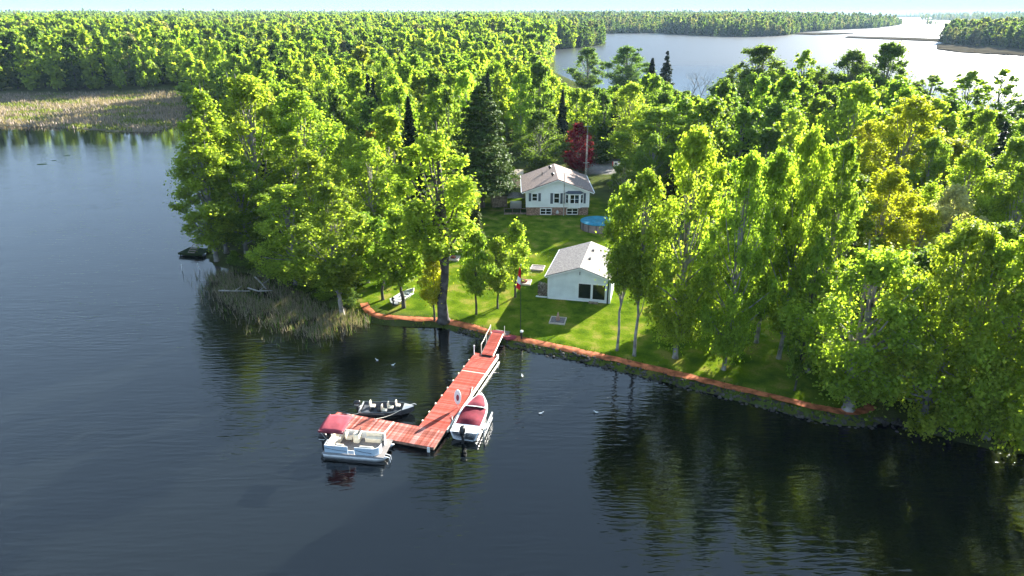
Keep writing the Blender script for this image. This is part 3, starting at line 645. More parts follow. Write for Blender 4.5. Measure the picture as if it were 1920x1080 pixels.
gi = ng.nodes.new('NodeGroupInput'); go = ng.nodes.new('NodeGroupOutput'); ip = ng.nodes.new('GeometryNodeInstanceOnPoints'); ci = ng.nodes.new('GeometryNodeCollectionInfo')
ci.inputs[0].default_value = src; ci.inputs['Separate Children'].default_value = True; ci.inputs['Reset Children'].default_value = True
def named(nm, t):
    q = ng.nodes.new('GeometryNodeInputNamedAttribute'); q.data_type = t; q.inputs[0].default_value = nm; return q.outputs[0]
cx = ng.nodes.new('ShaderNodeCombineXYZ'); ng.links.new(named('turn', 'FLOAT'), cx.inputs[2])
cs = ng.nodes.new('ShaderNodeCombineXYZ'); sw = named('wide', 'FLOAT'); ng.links.new(sw, cs.inputs[0]); ng.links.new(sw, cs.inputs[1]); ng.links.new(named('size', 'FLOAT'), cs.inputs[2])
mp = ng.nodes.new('GeometryNodeMeshToPoints'); ng.links.new(gi.outputs[0], mp.inputs[0])
ng.links.new(mp.outputs[0], ip.inputs['Points']); ng.links.new(ci.outputs[0], ip.inputs['Instance']); ip.inputs['Pick Instance'].default_value = True
ng.links.new(named('pick', 'INT'), ip.inputs['Instance Index']); ng.links.new(cs.outputs[0], ip.inputs['Scale']); ng.links.new(cx.outputs[0], ip.inputs['Rotation']); ng.links.new(ip.outputs[0], go.inputs[0])
md = fo.modifiers.new('wood', 'NODES'); md.node_group = ng
print('individual wood trees', nind, 'far', len(far))
# ------------------------------------------------------------------ reeds, marsh grass, shore stones
def blades(name, pts, h, wdt, tints, label, cat, color, lean=.25):
    n = len(pts); r = np.random.default_rng(len(pts)); a = r.uniform(0, pi, n); hh = h * r.uniform(.55, 1.25, n)
    d = np.column_stack([np.cos(a), np.sin(a), np.zeros(n)]) * (wdt * r.uniform(.6, 1.4, n))[:, None]
    tip = np.column_stack([r.normal(0, lean, n) * hh, r.normal(0, lean, n) * hh, hh]); B = np.asarray(pts)
    V = np.stack([B - d, B + d, B + tip * .6 + d * .8, B + tip - d * .1, ], 1).reshape(-1, 3)
    o = link(bpy.data.objects.new(name, np_mesh(name, V, np.arange(4 * n).reshape(-1, 4), [M['reed']], tints(r, n)))); o.color = (*color, 1)
    return props(o, label, cat, kind='stuff')
r = np.random.default_rng(21)
def inpoly(poly, n, r):
    A = np.array(poly); C = np.column_stack([r.uniform(A[:, 0].min(), A[:, 0].max(), n), r.uniform(A[:, 1].min(), A[:, 1].max(), n)]); return C[sdist(C, poly) > 0]
REED = pxs([(385, 520), (420, 505), (500, 522), (560, 547), (620, 577), (672, 588), (695, 604), (690, 618), (640, 636), (580, 640), (520, 620), (460, 600), (420, 572), (385, 545)])
C = inpoly(REED, 26000, r); nz = np.sin(C[:, 0] * .9 + 2 * np.sin(C[:, 1] * .5)) + np.cos(C[:, 1] * 1.1 + C[:, 0] * .4); C = C[((nz > -.7) | (r.uniform(size=len(C)) < .2)) & (r.uniform(size=len(C)) < .25 + sdist(C, REED) / 3.5)]
C2 = inpoly(pxs([(345, 520), (400, 505), (470, 560), (560, 620), (650, 640), (600, 665), (520, 655), (440, 620), (380, 575)]), 1500, r); C = np.concatenate([C, C2])
blades('reed_bed', np.column_stack([C, np.full(len(C), -.1)]), .9, .026, lambda q, n: q.uniform(0, 1, n) ** 1.3, 'dry tan and grey reed bed standing in the shallows', 'reeds', (.27, .225, .175), .22)
Cg = C[::3] + .2
blades('young_reeds', np.column_stack([Cg, np.full(len(Cg), -.1)]), .8, .04, lambda q, n: q.uniform(0, 1, n), 'fresh green shoots among the dry reeds', 'reeds', (.1, .16, .03), .25)
C = inpoly(MARSH, 42000, r); C = C[(np.abs(C[:, 0]) < C[:, 1] * .8 + 10)]; zc = height(C)
nz = np.sin(C[:, 0] * .16 + 1.5 * np.sin(C[:, 1] * .12)) * np.cos(C[:, 1] * .23 + C[:, 0] * .05) + r.normal(0, .25, len(C))
g = nz > .2
blades('marsh_grass', np.column_stack([C[~g], zc[~g]]), 1.2, .16, lambda q, n: q.uniform(0, 1, n), 'dry tan marsh grass at the edge of the far wood', 'grass', (.28, .23, .19), .3)
blades('marsh_sedge', np.column_stack([C[g], zc[g]]), .9, .2, lambda q, n: q.uniform(0, 1, n), 'green sedge tufts in the dry marsh', 'grass', (.15, .19, .05), .3)
# shore stones
def rock(r, c, s):
    mb = MB(); k = 6; rings = []
    for i, (rr, zz) in enumerate([(.6, -.5), (1, -.1), (.85, .35), (.4, .6)]): rings.append([(c[0] + s * rr * r.uniform(.75, 1.25) * cos(2 * pi * j / k + i), c[1] + s * rr * r.uniform(.75, 1.25) * sin(2 * pi * j / k + i), c[2] + s * zz) for j in range(k)])
    return mb.loft(rings)
sp = resample(pxs([(840, 617), (930, 645), (985, 657), (1060, 673), (1150, 694), (1300, 731), (1450, 770), (1560, 797), (1622, 801), (1700, 803)]), .33); st = MB()
for x, y in sp:
    for _ in range(4):
        q_ = r.uniform(-.25, 1.0); b_ = rock(r, (x + q_ * .2 + r.normal(0, .15), y + q_ + r.normal(0, .1), max(-.03, .42 * q_)), r.uniform(.08, .2)); st.add(b_.v, b_.f)
props(st.build('shore_stones', M['stone']), 'dark stones lining the bank below the red path', 'stones', kind='stuff')
# rough grass where the mower does not reach: along the path and down the bank
gp = []
for k in range(len(pc)):
    for o_, n_, sp_ in ((.52, 6, .07), (-.75, 8, .15)):
        for _ in range(n_): gp.append(pc[k] + nr[k] * (o_ + r.normal(0, sp_)) + tn[k] * r.uniform(-.4, .4))
gp = np.array(gp); keep = np.sin(gp[:, 0] * 1.7) + np.sin(gp[:, 0] * .63 + gp[:, 1]) + r.normal(0, .6, len(gp)) > -.5; gp = gp[keep]
blades('bank_grass', np.column_stack([gp, np.maximum(height(gp), 0)]), .26, .05, lambda q, n: q.uniform(0, 1, n), 'uncut grass along the red path and down the bank', 'grass', (.11, .155, .025), .4)
M['sedge'] = mat('dark_sedge', (.06, .052, .035), 1, var=.4, vscale=.05); M['sedge'].node_tree.nodes['Principled BSDF'].inputs['Specular IOR Level'].default_value = 0
for f_ in FLATS: props(MB().prism(f_, 'z', -.6, 1.0).build('mud_flat', M['sedge']), 'low dark strip of mud and sedge crossing the far lake', 'mud flat', kind='structure')
# shrubs under the trees
def shrub(x, y, z, h, wd, col, lab, grp):
    t = thing('shrub', (x, y, z - .1), trng.uniform(0, 6), lab, 'shrub', grp); tm, cm, h0, w0 = PROTO['R%d' % trng.randrange(6)]
    c = link(bpy.data.objects.new('foliage', cm), t); c.scale = (wd / w0, wd / w0, h / h0 * 1.25); c.location = (0, 0, -h * .2); c.color = (*COLS[col], 1)
for bx_, by_, h, wd, col in [(575, 545, 2.2, 3.4, 'deep'), (610, 560, 2.4, 3.4, 'mid'), (655, 575, 2.0, 3, 'deep'), (470, 505, 1.8, 3, 'deep'), (520, 520, 2.2, 3.6, 'deep'), (440, 495, 1.8, 2.6, 'mid'), (680, 520, 2.5, 4, 'deep'), (700, 500, 2.6, 4, 'deep'), (640, 545, 2.8, 4, 'dark'), (770, 440, 3, 5, 'dark'), (840, 420, 3, 5, 'deep'), (735, 470, 3, 4.5, 'dark'), (1010, 300, 3, 6, 'dark'), (1125, 305, 4.5, 7, 'dark'), (1150, 298, 4, 6, 'deep')]:
    x, y, z = GT(bx_, by_); shrub(x, y, z, h, wd, col, f"{'deep green' if col == 'deep' else 'very dark' if col == 'dark' else 'mid green'} shrub " + ('at the reed bed edge' if by_ > 490 and bx_ < 665 else 'on the shaded side of the rowboat' if by_ > 490 else 'at the wood edge above the lawn' if by_ > 400 else 'behind the house beside the drive'), 'shrubs at the wood edge')

# ------------------------------------------------------------------ house
def window(parent, x0, x1, z0, z1, y, cols=1, rows=2, fr=.09, dirn=-1):
    wd = thing_part('window', parent); f = MB()
    f.box(x0 - fr, x0, y - .06, y + .02, z0 - fr, z1 + fr).box(x1, x1 + fr, y - .06, y + .02, z0 - fr, z1 + fr).box(x0, x1, y - .06, y + .02, z1, z1 + fr).box(x0, x1, y - .08, y + .02, z0 - fr, z0)
    for k in range(1, cols): c = x0 + (x1 - x0) * k / cols; f.box(c - .05, c + .05, y - .05, y + .02, z0, z1)
    for k in range(1, rows):
        c = z0 + (z1 - z0) * k / rows
        for j in range(cols):
            a = x0 + (x1 - x0) * j / cols + (.05 if j else 0); b_ = x0 + (x1 - x0) * (j + 1) / cols - (.05 if j < cols - 1 else 0); f.box(a, b_, y - .045, y + .02, c - .03, c + .03)
    o = f.build('window', M['trim'], parent)
    for j in range(cols):
        for k in range(rows):
            a = x0 + (x1 - x0) * j / cols; b_ = x0 + (x1 - x0) * (j + 1) / cols; c = z0 + (z1 - z0) * k / rows; d = z0 + (z1 - z0) * (k + 1) / rows
            bx('pane', M['glass'], o, a + .03, b_ - .03, y - .02, y - .008, c + .02, d - .02)
    return o
def thing_part(*a): return None
def gable_house(t, W, D, zb, ze, za, wallm, roofL, roofR, oh=.5, ohf=.4, th=.14):
    MB().prism([(0, zb), (W, zb), (W, ze), (W / 2, za), (0, ze)], 'y', 0, D).build('wall', wallm, t)
    s = (za - ze) / (W / 2); out = []
    for side, m in ((0, roofL), (1, roofR)):
        f = (lambda x: x) if side == 0 else (lambda x: W - x)
        poly = [(f(-oh), ze - s * oh + .02), (f(W / 2), za + .02), (f(W / 2), za + th + .02), (f(-oh), ze - s * oh + th + .02)]
        out.append(MB().prism(poly if side == 0 else poly[::-1], 'y', -ohf, D + ohf).build('roof_slope', m, t))
        poly = [(f(-oh), ze - s * oh - .12), (f(W / 2), za - .12), (f(W / 2), za + .012), (f(-oh), ze - s * oh + .012)]
        for y0, y1 in ((-ohf - .03, -ohf + .02), (D + ohf - .02, D + ohf + .03)):
            MB().prism(poly if side == 0 else poly[::-1], 'y', y0, y1).build('rake_board', M['trim'], t)
    return out
x0, y0, z0 = 2.25, 105.2, tz(6, 105)
hs = thing('house', (x0, y0, z0 - .25), radians(0), 'white sided house with brown gable roof and bay window', 'house')
W, D = 9.9, 11.2
bx('foundation', M['brick'], hs, .05, W - .05, .06, D - .06, 0, 1.55)
sl_, sr_ = gable_house(hs, W, D, 1.551, 4.2, 6.0, M['siding'], M['shingle'], M['shingle'], oh=.7)
for a in (0, W): bx('corner_board', M['trim'], hs, a - .06, a + .06, -.03, .1, 1.56, 4.15)
window(hs, .95, 1.72, 2.65, 3.75, -.002); window(hs, 4.4, 5.2, 2.3, 3.8, -.002)
for a, b_, c, d in [(.38, .78, 2.55, 3.85), (1.9, 2.3, 2.55, 3.85), (3.8, 4.22, 2.15, 3.85), (5.38, 5.75, 2.15, 3.85), (9.05, 9.4, 2.2, 3.85), (5.86, 6.1, 2.2, 3.85)]:
    MB().box(a, b_, -.05, -.004, c, d).build('shutter', M['shutter'], hs, .01)
window(hs, 2.3, 3.95, .45, 1.3, .055, cols=2); window(hs, 6.5, 8.15, .45, 1.3, .055, cols=2)
bay = MB().prism([(6.15, 0), (6.75, -.6), (8.4, -.6), (9.0, 0)], 'z', 1.6, 3.85).build('bay_window', M['siding'], hs)
MB().loft([[(6.02, -.003, 3.852), (6.68, -.72, 3.852), (8.47, -.72, 3.852), (9.13, -.003, 3.852)], [(6.6, -.003, 4.22), (6.9, -.2, 4.22), (8.25, -.2, 4.22), (8.55, -.003, 4.22)]]).build('bay_roof', M['shutter'], bay)
for a in (6.75, 8.4): bx('post', M['trim'], bay, a - .07, a + .07, -.68, -.54, 1.6, 3.84)
w2 = window(hs, 6.9, 8.25, 2.35, 3.7, -.605, cols=2)
for s_ in (0, 1):
    xm, ym = ((6.45, -.3), (8.7, -.3))[s_]; ang = (-pi / 4, pi / 4)[s_]
    o = MB().box(-.27, .27, -.05, .0, 2.3, 3.72).build('side_sash', M['trim'], bay); o.location = (xm, ym, 0); o.rotation_euler = (0, 0, ang)
    for c in (2.38, 3.04): q = bx('pane', M['glass'], bay, -.2, .2, -.062, -.052, c, c + .6); q.location = (xm, ym, 0); q.rotation_euler = (0, 0, ang)
MB().tube([(5.95, -.14, 0), (5.95, -.14, 7.0)], .07, 8).tube([(5.55, -.14, 7.0), (6.35, -.14, 7.0)], .03, 5).build('service_mast', M['pole'], hs)
MB().lathe([(.05, 0), (.22, .05), (.24, .25), (.12, .5), (.04, .6)], 10, (4.95, -.25, .55)).build('wall_meter', M['galv'], hs)
for a, b_ in ((4.1, 8.6), (4.25, 3.0)):
    zz = 4.2 + a / 4.95 * 1.8; MB().lathe([(.12, 0), (.12, .35), (.26, .38), (.28, .55), (.16, .68)], 10, (a, b_, zz)).build('roof_vent', M['black'], hs)
MB().tube([(2.7, 5.8, 5.2), (2.7, 5.8, 5.95)], .06, 6).build('vent_pipe', M['black'], hs)
bx('gutter', M['trim'], hs, -.83, -.71, -.4, D + .4, 3.95, 4.06); bx('gutter', M['trim'], hs, W + .71, W + .83, -.4, D + .4, 3.95, 4.06)
# sheds and deck beside it
def shed(loc, rz, W, D, ze, za, wm, rm, label, planks=True, name='shed', slant=False):
    t = thing(name, loc, rz, label, 'shed')
    if slant:
        MB().prism([(0, 0), (D, 0), (D, za), (0, ze)], 'x', 0, W).build('wall', wm, t)
        MB().prism([(-.25, ze - .02), (D + .2, za + .02), (D + .2, za + .1), (-.25, ze + .06)], 'x', -.2, W + .2).build('roof', rm, t)
    else:
        MB().prism([(0, 0), (W, 0), (W, ze), (W / 2, za), (0, ze)], 'y', 0, D).build('wall', wm, t)
        for f in (lambda x: x, lambda x: W - x):
            p = [(f(-.2), ze - .1), (f(W / 2), za + .01), (f(W / 2), za + .1), (f(-.2), ze - .01)]; MB().prism(p if f(0) == 0 else p[::-1], 'y', -.2, D + .2).build('roof_slope', rm, t)
    if planks:
        n = int(W / .3)
        for k in range(n): bx('plank', wm, t, k * W / n + .02, (k + 1) * W / n - .02, -.03 - .01 * (k % 2), -.004, .03, ze - .12)
    return t
x, y, z = GT(923, 389); shed((x, y, z), radians(6), 2.5, 3.2, 2.0, 3.3, M['wood'], M['wood_dark'], 'grey plank shed with dark sloping roof beside the house', slant=True)
x, y, z = GT(960, 352); shed((x, y, z), 0, 1.9, 2.2, 2.4, 2.8, M['wood_tan'], M['wood_tan'], 'small tan privy like shed behind the house', slant=True)
x, y, z = GT(953, 392)
t = thing('hot_tub_shelter', (x, y, z), 0, 'low grey roofed shelter between shed and house', 'shelter')
for a in (.1, 2.4):
    for b_ in (.1, 1.9): bx('post', M['wood_dark'], t, a - .06, a + .06, b_ - .06, b_ + .06, 0, 1.9)
MB().loft([[(-.25, -.25, 1.9), (2.75, -.25, 1.9), (2.75, 2.25, 1.9), (-.25, 2.25, 1.9)], [(.7, .7, 2.45), (1.8, .7, 2.45), (1.8, 1.4, 2.45), (.7, 1.4, 2.45)]]).build('roof', M['shingle_grey'], t)
MB().box(.3, 2.2, .4, 1.7, .02, .95).build('tub', M['galv'], t, .08)
x, y, z = GT(945, 402)
t = thing('garden_deck', (x, y, z), 0, 'low dark timber deck edge beside the house wall', 'deck')
for k in range(12): bx('plank', M['wood_dark'], t, 0, 4.0, k * .15, k * .15 + .13, .25, .3)
bx('rim_board', M['wood'], t, 0, 4.0, -.05, -.01, .0, .3)
for k in range(4): bx('post', M['wood'], t, k * 1.3, k * 1.3 + .09, -.15, -.06, 0, .95)
bx('rail', M['wood'], t, 0, 4.0, -.16, -.05, .96, 1.02)
# antenna tower
x, y, z = GT(1098, 338); t = thing('antenna_tower', (x, y, z), .3, 'slim lattice antenna tower beside the red maple', 'antenna')
m_ = MB()
for k in range(3): a = 2 * pi * k / 3; m_.tube([(.22 * cos(a), .22 * sin(a), 0), (.12 * cos(a), .12 * sin(a), 8.6)], .022, 4)
for k in range(17):
    for j in range(3):
        a, b_ = 2 * pi * j / 3, 2 * pi * ((j + 1) % 3) / 3; ra, rb = .22 - .1 * k / 17, .22 - .1 * (k + 1) / 17
        m_.tube([(ra * cos(a), ra * sin(a), k * .5), (rb * cos(b_), rb * sin(b_), k * .5 + .5)], .012, 3)
m_.build('lattice', M['galv'], t); MB().tube([(0, 0, 8.4), (0, 0, 10.6)], .03, 5).build('mast', M['galv'], t)
MB().tube([(-.6, 0, 3.4), (.6, 0, 3.4)], .04, 5).build('cross_arm', M['galv'], t)
ma_ = MB().tube([(-.8, 0, 10.2), (.8, 0, 10.2)], .02, 4)
for k in range(7): ma_.tube([(-.75 + k * .25, -.5 + k * .04, 10.2), (-.75 + k * .25, .5 - k * .04, 10.2)], .012, 3)
ma_.build('aerial', M['galv'], t)
# above-ground pool
x, y, z = GT(1121, 428); t = thing('above_ground_pool', (x, y, z - .05), 0, 'round above-ground pool with blue top beside the house', 'pool')
MB().lathe([(2.55, 0), (2.55, 1.15)], 32).build('wall', M['poolwall'], t)
MB().lathe([(2.4, 1.16), (2.66, 1.16), (2.66, 1.22), (2.4, 1.22)], 32).build('rim', M['poolblue'], t)
MB().lathe([(2.39, 1.17), (1.2, 1.21), (.02, 1.2)], 32).build('cover', M['poolblue'], t)
for k in range(14): a = 2 * pi * k / 14; MB().tube([(2.6 * cos(a), 2.6 * sin(a), 0), (2.6 * cos(a), 2.6 * sin(a), 1.16)], .05, 5).build('upright', M['black_metal'], t)
# ------------------------------------------------------------------ cabin
zc = tz(8, 74)
cb = thing('cabin', (4.3, 74.4, zc - .12), radians(-13.5), 'pale sided lake cabin with half metal roof and two big windows', 'cabin')
W, D = 7.25, 9.4
L_, R_ = gable_house(cb, W, D, 0, 3.0, 4.25, M['cabin_wall'], M['shingle_grey'], M['roof_metal'], oh=.35, ohf=.25, th=.1)
s_ = (4.25 - 3.0) / (W / 2); rib = MB()
for k in range(31):
    yy = -.22 + k * .32; xa, xb = W / 2 + .04, W + .33
    za_, zb_ = 4.25 + .122 - s_ * .04, 3.0 - s_ * .33 + .122
    rib.add([(xa, yy, za_), (xa, yy + .06, za_), (xb, yy + .06, zb_), (xb, yy, zb_), (xa, yy, za_ + .05), (xa, yy + .06, za_ + .05), (xb, yy + .06, zb_ + .05), (xb, yy, zb_ + .05)],
            [(3, 2, 1, 0), (4, 5, 6, 7), (0, 1, 5, 4), (1, 2, 6, 5), (2, 3, 7, 6), (3, 0, 4, 7)])
o = rib.build('roof_ribs', M['roof_metal'], cb); o['kind'] = 'stuff'
for yy in (3.2, 6.3): bx('roof_vent', M['black'], cb, W / 2 + .55, W / 2 + .8, yy, yy + .45, 3.95, 4.32)
for a, b_ in ((3.55, 4.95), (5.2, 6.6)):
    f = MB().box(a - .08, a, -.05, .03, .42, 2.38).box(b_, b_ + .08, -.05, .03, .42, 2.38).box(a, b_, -.05, .03, 2.3, 2.38).box(a, b_, -.06, .03, .42, .5).build('window', M['trim'], cb)
    bx('pane', M['glass'], f, a, b_, -.02, -.004, .5, 2.3)
bx('step', M['wood'], cb, 4.8, 5.9, -.5, -.03, .05, .22)
MB().tube([(6.95, -.16, .15), (6.95, -.16, 4.4)], .08, 8).lathe([(.1, 4.38), (.15, 4.42), (.15, 4.52), (.05, 4.58)], 8, (6.95, -.16, 0)).build('stove_pipe', M['black_metal'], cb)
bx('gutter', M['trim'], cb, -.47, -.36, -.25, D + .25, 2.84, 2.94); MB().tube([(-.42, -.1, 2.85), (-.08, -.06, 2.6), (-.08, -.06, .1)], .04, 5).build('downspout', M['trim'], cb)
bx('gable_vent', M['shutter'], cb, W / 2 - .05, W / 2 + .05, -.03, -.004, 3.35, 3.75)
bx('skirt_board', M['trim'], cb, -.01, W + .01, -.03, -.002, .0, .2)
for a in (0, W): bx('corner_board', M['trim'], cb, a - .05, a + .05, -.04, .08, .21, 2.86)
# firewood
t = thing('firewood_stack', (3.05, 75.0, zc), radians(-13.5), 'stack of split firewood against the cabin side', 'firewood')
bx('sill_plank', M['trim'], t, -.15, 1.15, -.35, -.1, .02, .12)
lg = None; rr = random.Random(9)
for k in range(8):
    for j in range(5):
        if lg is None:
            lg = MB().prism([(.11 * cos(2 * pi * i / 6 + .3) * (1, .8, 1.1, .9, 1, .7)[i], .11 * sin(2 * pi * i / 6 + .3)) for i in range(6)], 'y', -.25, .25).build('log', M['logwood'], t); o = lg
        else: o = share(lg, t)
        o.location = (.1 + j * .215 + (k % 2) * .07, .1 + rr.uniform(-.08, .08), .22 + k * .19); o.rotation_euler = (rr.uniform(-.05, .05), rr.uniform(0, 6), rr.uniform(-.08, .08))
for k in range(7):
    for j in range(3): o = share(lg, t); o.location = (.1 + j * .215, .75 + rr.uniform(-.08, .08), .22 + k * .19); o.rotation_euler = (0, rr.uniform(0, 6), rr.uniform(-.1, .1))
# square timber beds
def bed(px, py, s, rz, inner, top, label):
    x, y, z = GT(px, py); t = thing('garden_bed', (x, y, z), rz, label, 'garden bed', 'square timber beds on the lawn')
    for k in range(4):
        o = bx('edge_board', M['bedframe'], t, -s / 2, s / 2 - .1, -s / 2, -s / 2 + .1, -.03, .16); o.rotation_euler = (0, 0, k * pi / 2)
    bx('bed_fill', inner, t, -s / 2 + .1, s / 2 - .1, -s / 2 + .1, s / 2 - .1, -.02, .1)
    if top == 'cone': MB().lathe([(.2, .1), (.24, .25), (.17, .45), (.12, .75), (.07, 1.0), (.02, 1.12)], 10).build('ornament', M['terracotta'], t, smooth=True)
    elif top == 'mound': rock(r, (0, 0, .2), .42).build('mound', M['mulch'], t)
    elif top == 'stake': MB().tube([(0, 0, .1), (0, .05, .5)], .03, 5).build('stake', M['galv'], t)
bed(1046, 602, 1.75, radians(-12), M['gravel'], 'cone', 'square gravel bed with pointed ornament in front of the cabin')
bed(1008, 503, 1.75, radians(-12), M['gravel'], 'stake', 'square gravel bed with stake in the shade left of the cabin roof')
bed(983, 530, 1.7, radians(-10), M['wood_tan'], 'mound', 'square bed with reddish mound beside the flag')
bed(850, 485, 1.7, radians(-8), M['wood_tan'], 'mound', 'square bed with dark mound behind the thick trunk')
bed(822, 508, 1.6, radians(-8), M['wood_tan'], 'mound', 'square bed half hidden by the thick trunk')
# flagpole
x, y, z = GT(976, 630); t = thing('flagpole', (x, y, z), 0, 'thin dark flagpole with limp red and white flag', 'flagpole')
MB().tube([(0, 0, 0), (0, 0, 7.9)], [.045, .025], 6).build('pole', M['black_metal'], t); MB().lathe([(.02, 7.9), (.06, 7.95), (.02, 8.02)], 8).build('finial', M['galv'], t)
fl = thing('flag', (x, y, z), 0, 'limp flag of red white and red bands near the pole top', 'flag')
for nm, m_, a, b_ in (('red_band', M['red'], 6.75, 7.7), ('white_band', M['flagwhite'], 6.05, 6.75), ('red_band', M['red'], 5.45, 6.05)):
    rg = []
    for q in np.linspace(a, b_, 5):
        wdt = .16 + .22 * ((7.7 - q) / 2.2) ** .6; rg.append([(-.06 - .1 * ((7.7 - q)) - wdt * .5 + wdt * s2, .07 * sin(s2 * 11 + q * 2), q - .25 * s2) for s2 in np.linspace(0, 1, 7)])
    mb = MB().loft(rg, closed=False); o = mb.build(nm, m_, fl); sd_ = o.modifiers.new('thick', 'SOLIDIFY'); sd_.thickness = .012
# lamp post by the path
x, y, z = GT(977, 633); t = thing('lamp_post', (x + .05, y - .25, z), 0, 'short black post with white cap beside the red path', 'lamp post')
MB().tube([(0, 0, 0), (0, 0, .75)], .09, 8).build('post', M['black_metal'], t); MB().lathe([(.15, .75), (.17, .8), (.15, .92), (.05, .96)], 10).build('cap', M['white'], t)
# ------------------------------------------------------------------ floating dock
ang = atan2(.957, .289) - pi / 2
dk = thing('floating_dock', (-6.1, 44.85, 0), ang, 'L-shaped red plank floating dock', 'dock')   # local: y along the walkway, x to the right; walkway x in [-2.35,0]
def planks(par, m, n, f):
    first = None
    for k in range(n):
        if first is None: first = f(k, None)
        else: f(k, first)
def section(x0, x1, y0, y1, along, m, zt=.46):
    s = bx('dock_section', M['dockside'], dk, x0 + .04, x1 - .04, y0 + .02, y1 - .02, zt - .27, zt - .041)
    L, Wd = ((y1 - y0), (x1 - x0)) if along == 'y' else ((x1 - x0), (y1 - y0)); n = int(round(L / .155)); pw = L / n; first = None
    for k in range(n):
        if first is None: first = MB().box(-Wd / 2, Wd / 2, -pw / 2 + .006, pw / 2 - .006, zt - .04, zt).build('plank', m, s); o = first
        else: o = share(first, s)
        c = (k + .5) * pw; o.location = ((x0 + x1) / 2 + trng.uniform(-.012, .012), y0 + c, trng.uniform(-.004, .004)) if along == 'y' else (x0 + c, (y0 + y1) / 2 + trng.uniform(-.012, .012), trng.uniform(-.004, .004)); o.rotation_euler = (0, 0, 0 if along == 'y' else pi / 2)
    return s
section(-2.35, 0, 12.3, 16.1, 'y', M['deckred']); section(-2.35, 0, 2.43, 12.26, 'y', M['deckred'])
section(-4.6, 0, 0, 2.4, 'x', M['deckred_worn']); section(-9.9, -4.63, 0, 2.4, 'x', M['deckred_worn'])
for a, b_, c, d in [(-2.2, -.15, .3, 2.1), (-2.2, -.15, 5.5, 7.5), (-2.2, -.15, 10, 12), (-2.2, -.15, 13.6, 15.6), (-5, -3.4, .3, 2.1), (-8, -6.2, .3, 2.1), (-9.7, -8.4, .3, 2.1)]:
    bx('float', M['float'], dk, a, b_, c, d, -.3, .18)
for a, b_ in ((2.6, 7.2), (7.3, 11.9), (12.0, 16.0)): bx('bumper_board', M['bumper'], dk, .01, .13, a, b_, .2, .47)
for k in range(9): bx('bumper_post', M['bumper'], dk, -2.46, -2.36, 3.2 + k * 1.4, 3.36 + k * 1.4, .1, .5)
bx('lower_rail', M['bumper'], dk, .3, .4, 6.5, 15.6, .02, .12)
for k in range(4): MB().tube([(.13, 7 + k * 2.8, .15), (.35, 7 + k * 2.8, .08)], .03, 5).build('rail_bracket', M['galv'], dk)
bx('seam_board', M['bumper'], dk, -4.68, -4.56, .02, 2.38, .465, .485); bx('seam_board', M['bumper'], dk, -2.33, -.02, 12.24, 12.32, .465, .48)
bx('corner_cap', M['white'], dk, -.55, -.35, -.12, -.01, .0, .42); bx('corner_cap', M['white'], dk, -.06, .1, 15.9, 16.15, .2, .62)
for a, b_ in ((-.25, 4.5), (-.25, 9.5), (-6.2, 2.25), (-8.8, 2.25), (-7.4, .15)):
    MB().tube([(a - .13, b_, .54), (a + .13, b_, .54)], .025, 5).tube([(a - .05, b_, .46), (a - .05, b_, .54)], .02, 5).tube([(a + .05, b_, .46), (a + .05, b_, .54)], .02, 5).build('cleat', M['galv'], dk)
MB().tube([(-2.3, 15.7, .46), (-2.3, 15.7, 1.3)], .05, 6).lathe([(.09, 1.3), (.09, 1.45), (.03, 1.5)], 8, (-2.3, 15.7, 0)).build('bollard_light', M['white'], dk)
# gangway
gw = thing('gangway', (-6.1, 44.85, 0), ang, 'sloping red gangway with rope rail linking dock and shore', 'gangway')
gn = 24; gz = lambda q: .52 + (q - 15.8) / 4.2 * .42; first = None
for k in range(gn):
    q = 15.85 + k * .175
    if first is None: first = MB().box(-.58, .58, -.08, .08, -.02, .02).build('plank', M['deckred'], gw); o = first
    else: o = share(first, gw)
    o.location = (-.98 - (q - 15.8) * .07, q, gz(q) + .05)
for a in (-.62, .62): MB().tube([(-.98 + a, 15.8, .5), (-1.28 + a, 20.1, .93)], .06, 4).build('side_beam', M['bumper'], gw)
bx('hinge_plate', M['black_metal'], gw, -1.5, -.5, 15.55, 15.83, .466, .5)
for a in (-.7,):
    ps = [(-.98 + a, 16.1, .55), (-1.1 + a, 18.0, .75), (-1.26 + a, 19.9, .9)]
    for p in ps: MB().tube([p, (p[0], p[1], p[2] + 1.0)], .035, 6).build('post', M['bumper'], gw)
    rp = []
    for i in range(2):
        for u in np.linspace(0, 1, 6): p = np.array(ps[i]) * (1 - u) + np.array(ps[i + 1]) * u; rp.append((p[0], p[1], p[2] + .95 - .3 * u * (1 - u)))
    MB().tube(rp, .03, 5).build('rope', M['bumper'], gw)
bx('landing_box', M['burg'], gw, -1.95, -.65, 20.1, 20.6, .5, 1.0); bx('landing_slab', M['gravel'], gw, -1.9, -.3, 20.62, 21.5, .4, .62)
MB().tube([(-.55, 20.2, .6), (-.55, 20.2, 1.8)], .03, 6).build('post', M['bumper'], gw)
x, y, z = GT(958, 636); o = props(rock(r, (0, 0, .05), .62).build('tarp_bundle', M['pink']), 'red covered bundle lying on the path beside the gangway', 'tarp'); o.location = (x, y, z); o.scale = (1.2, .8, .5)
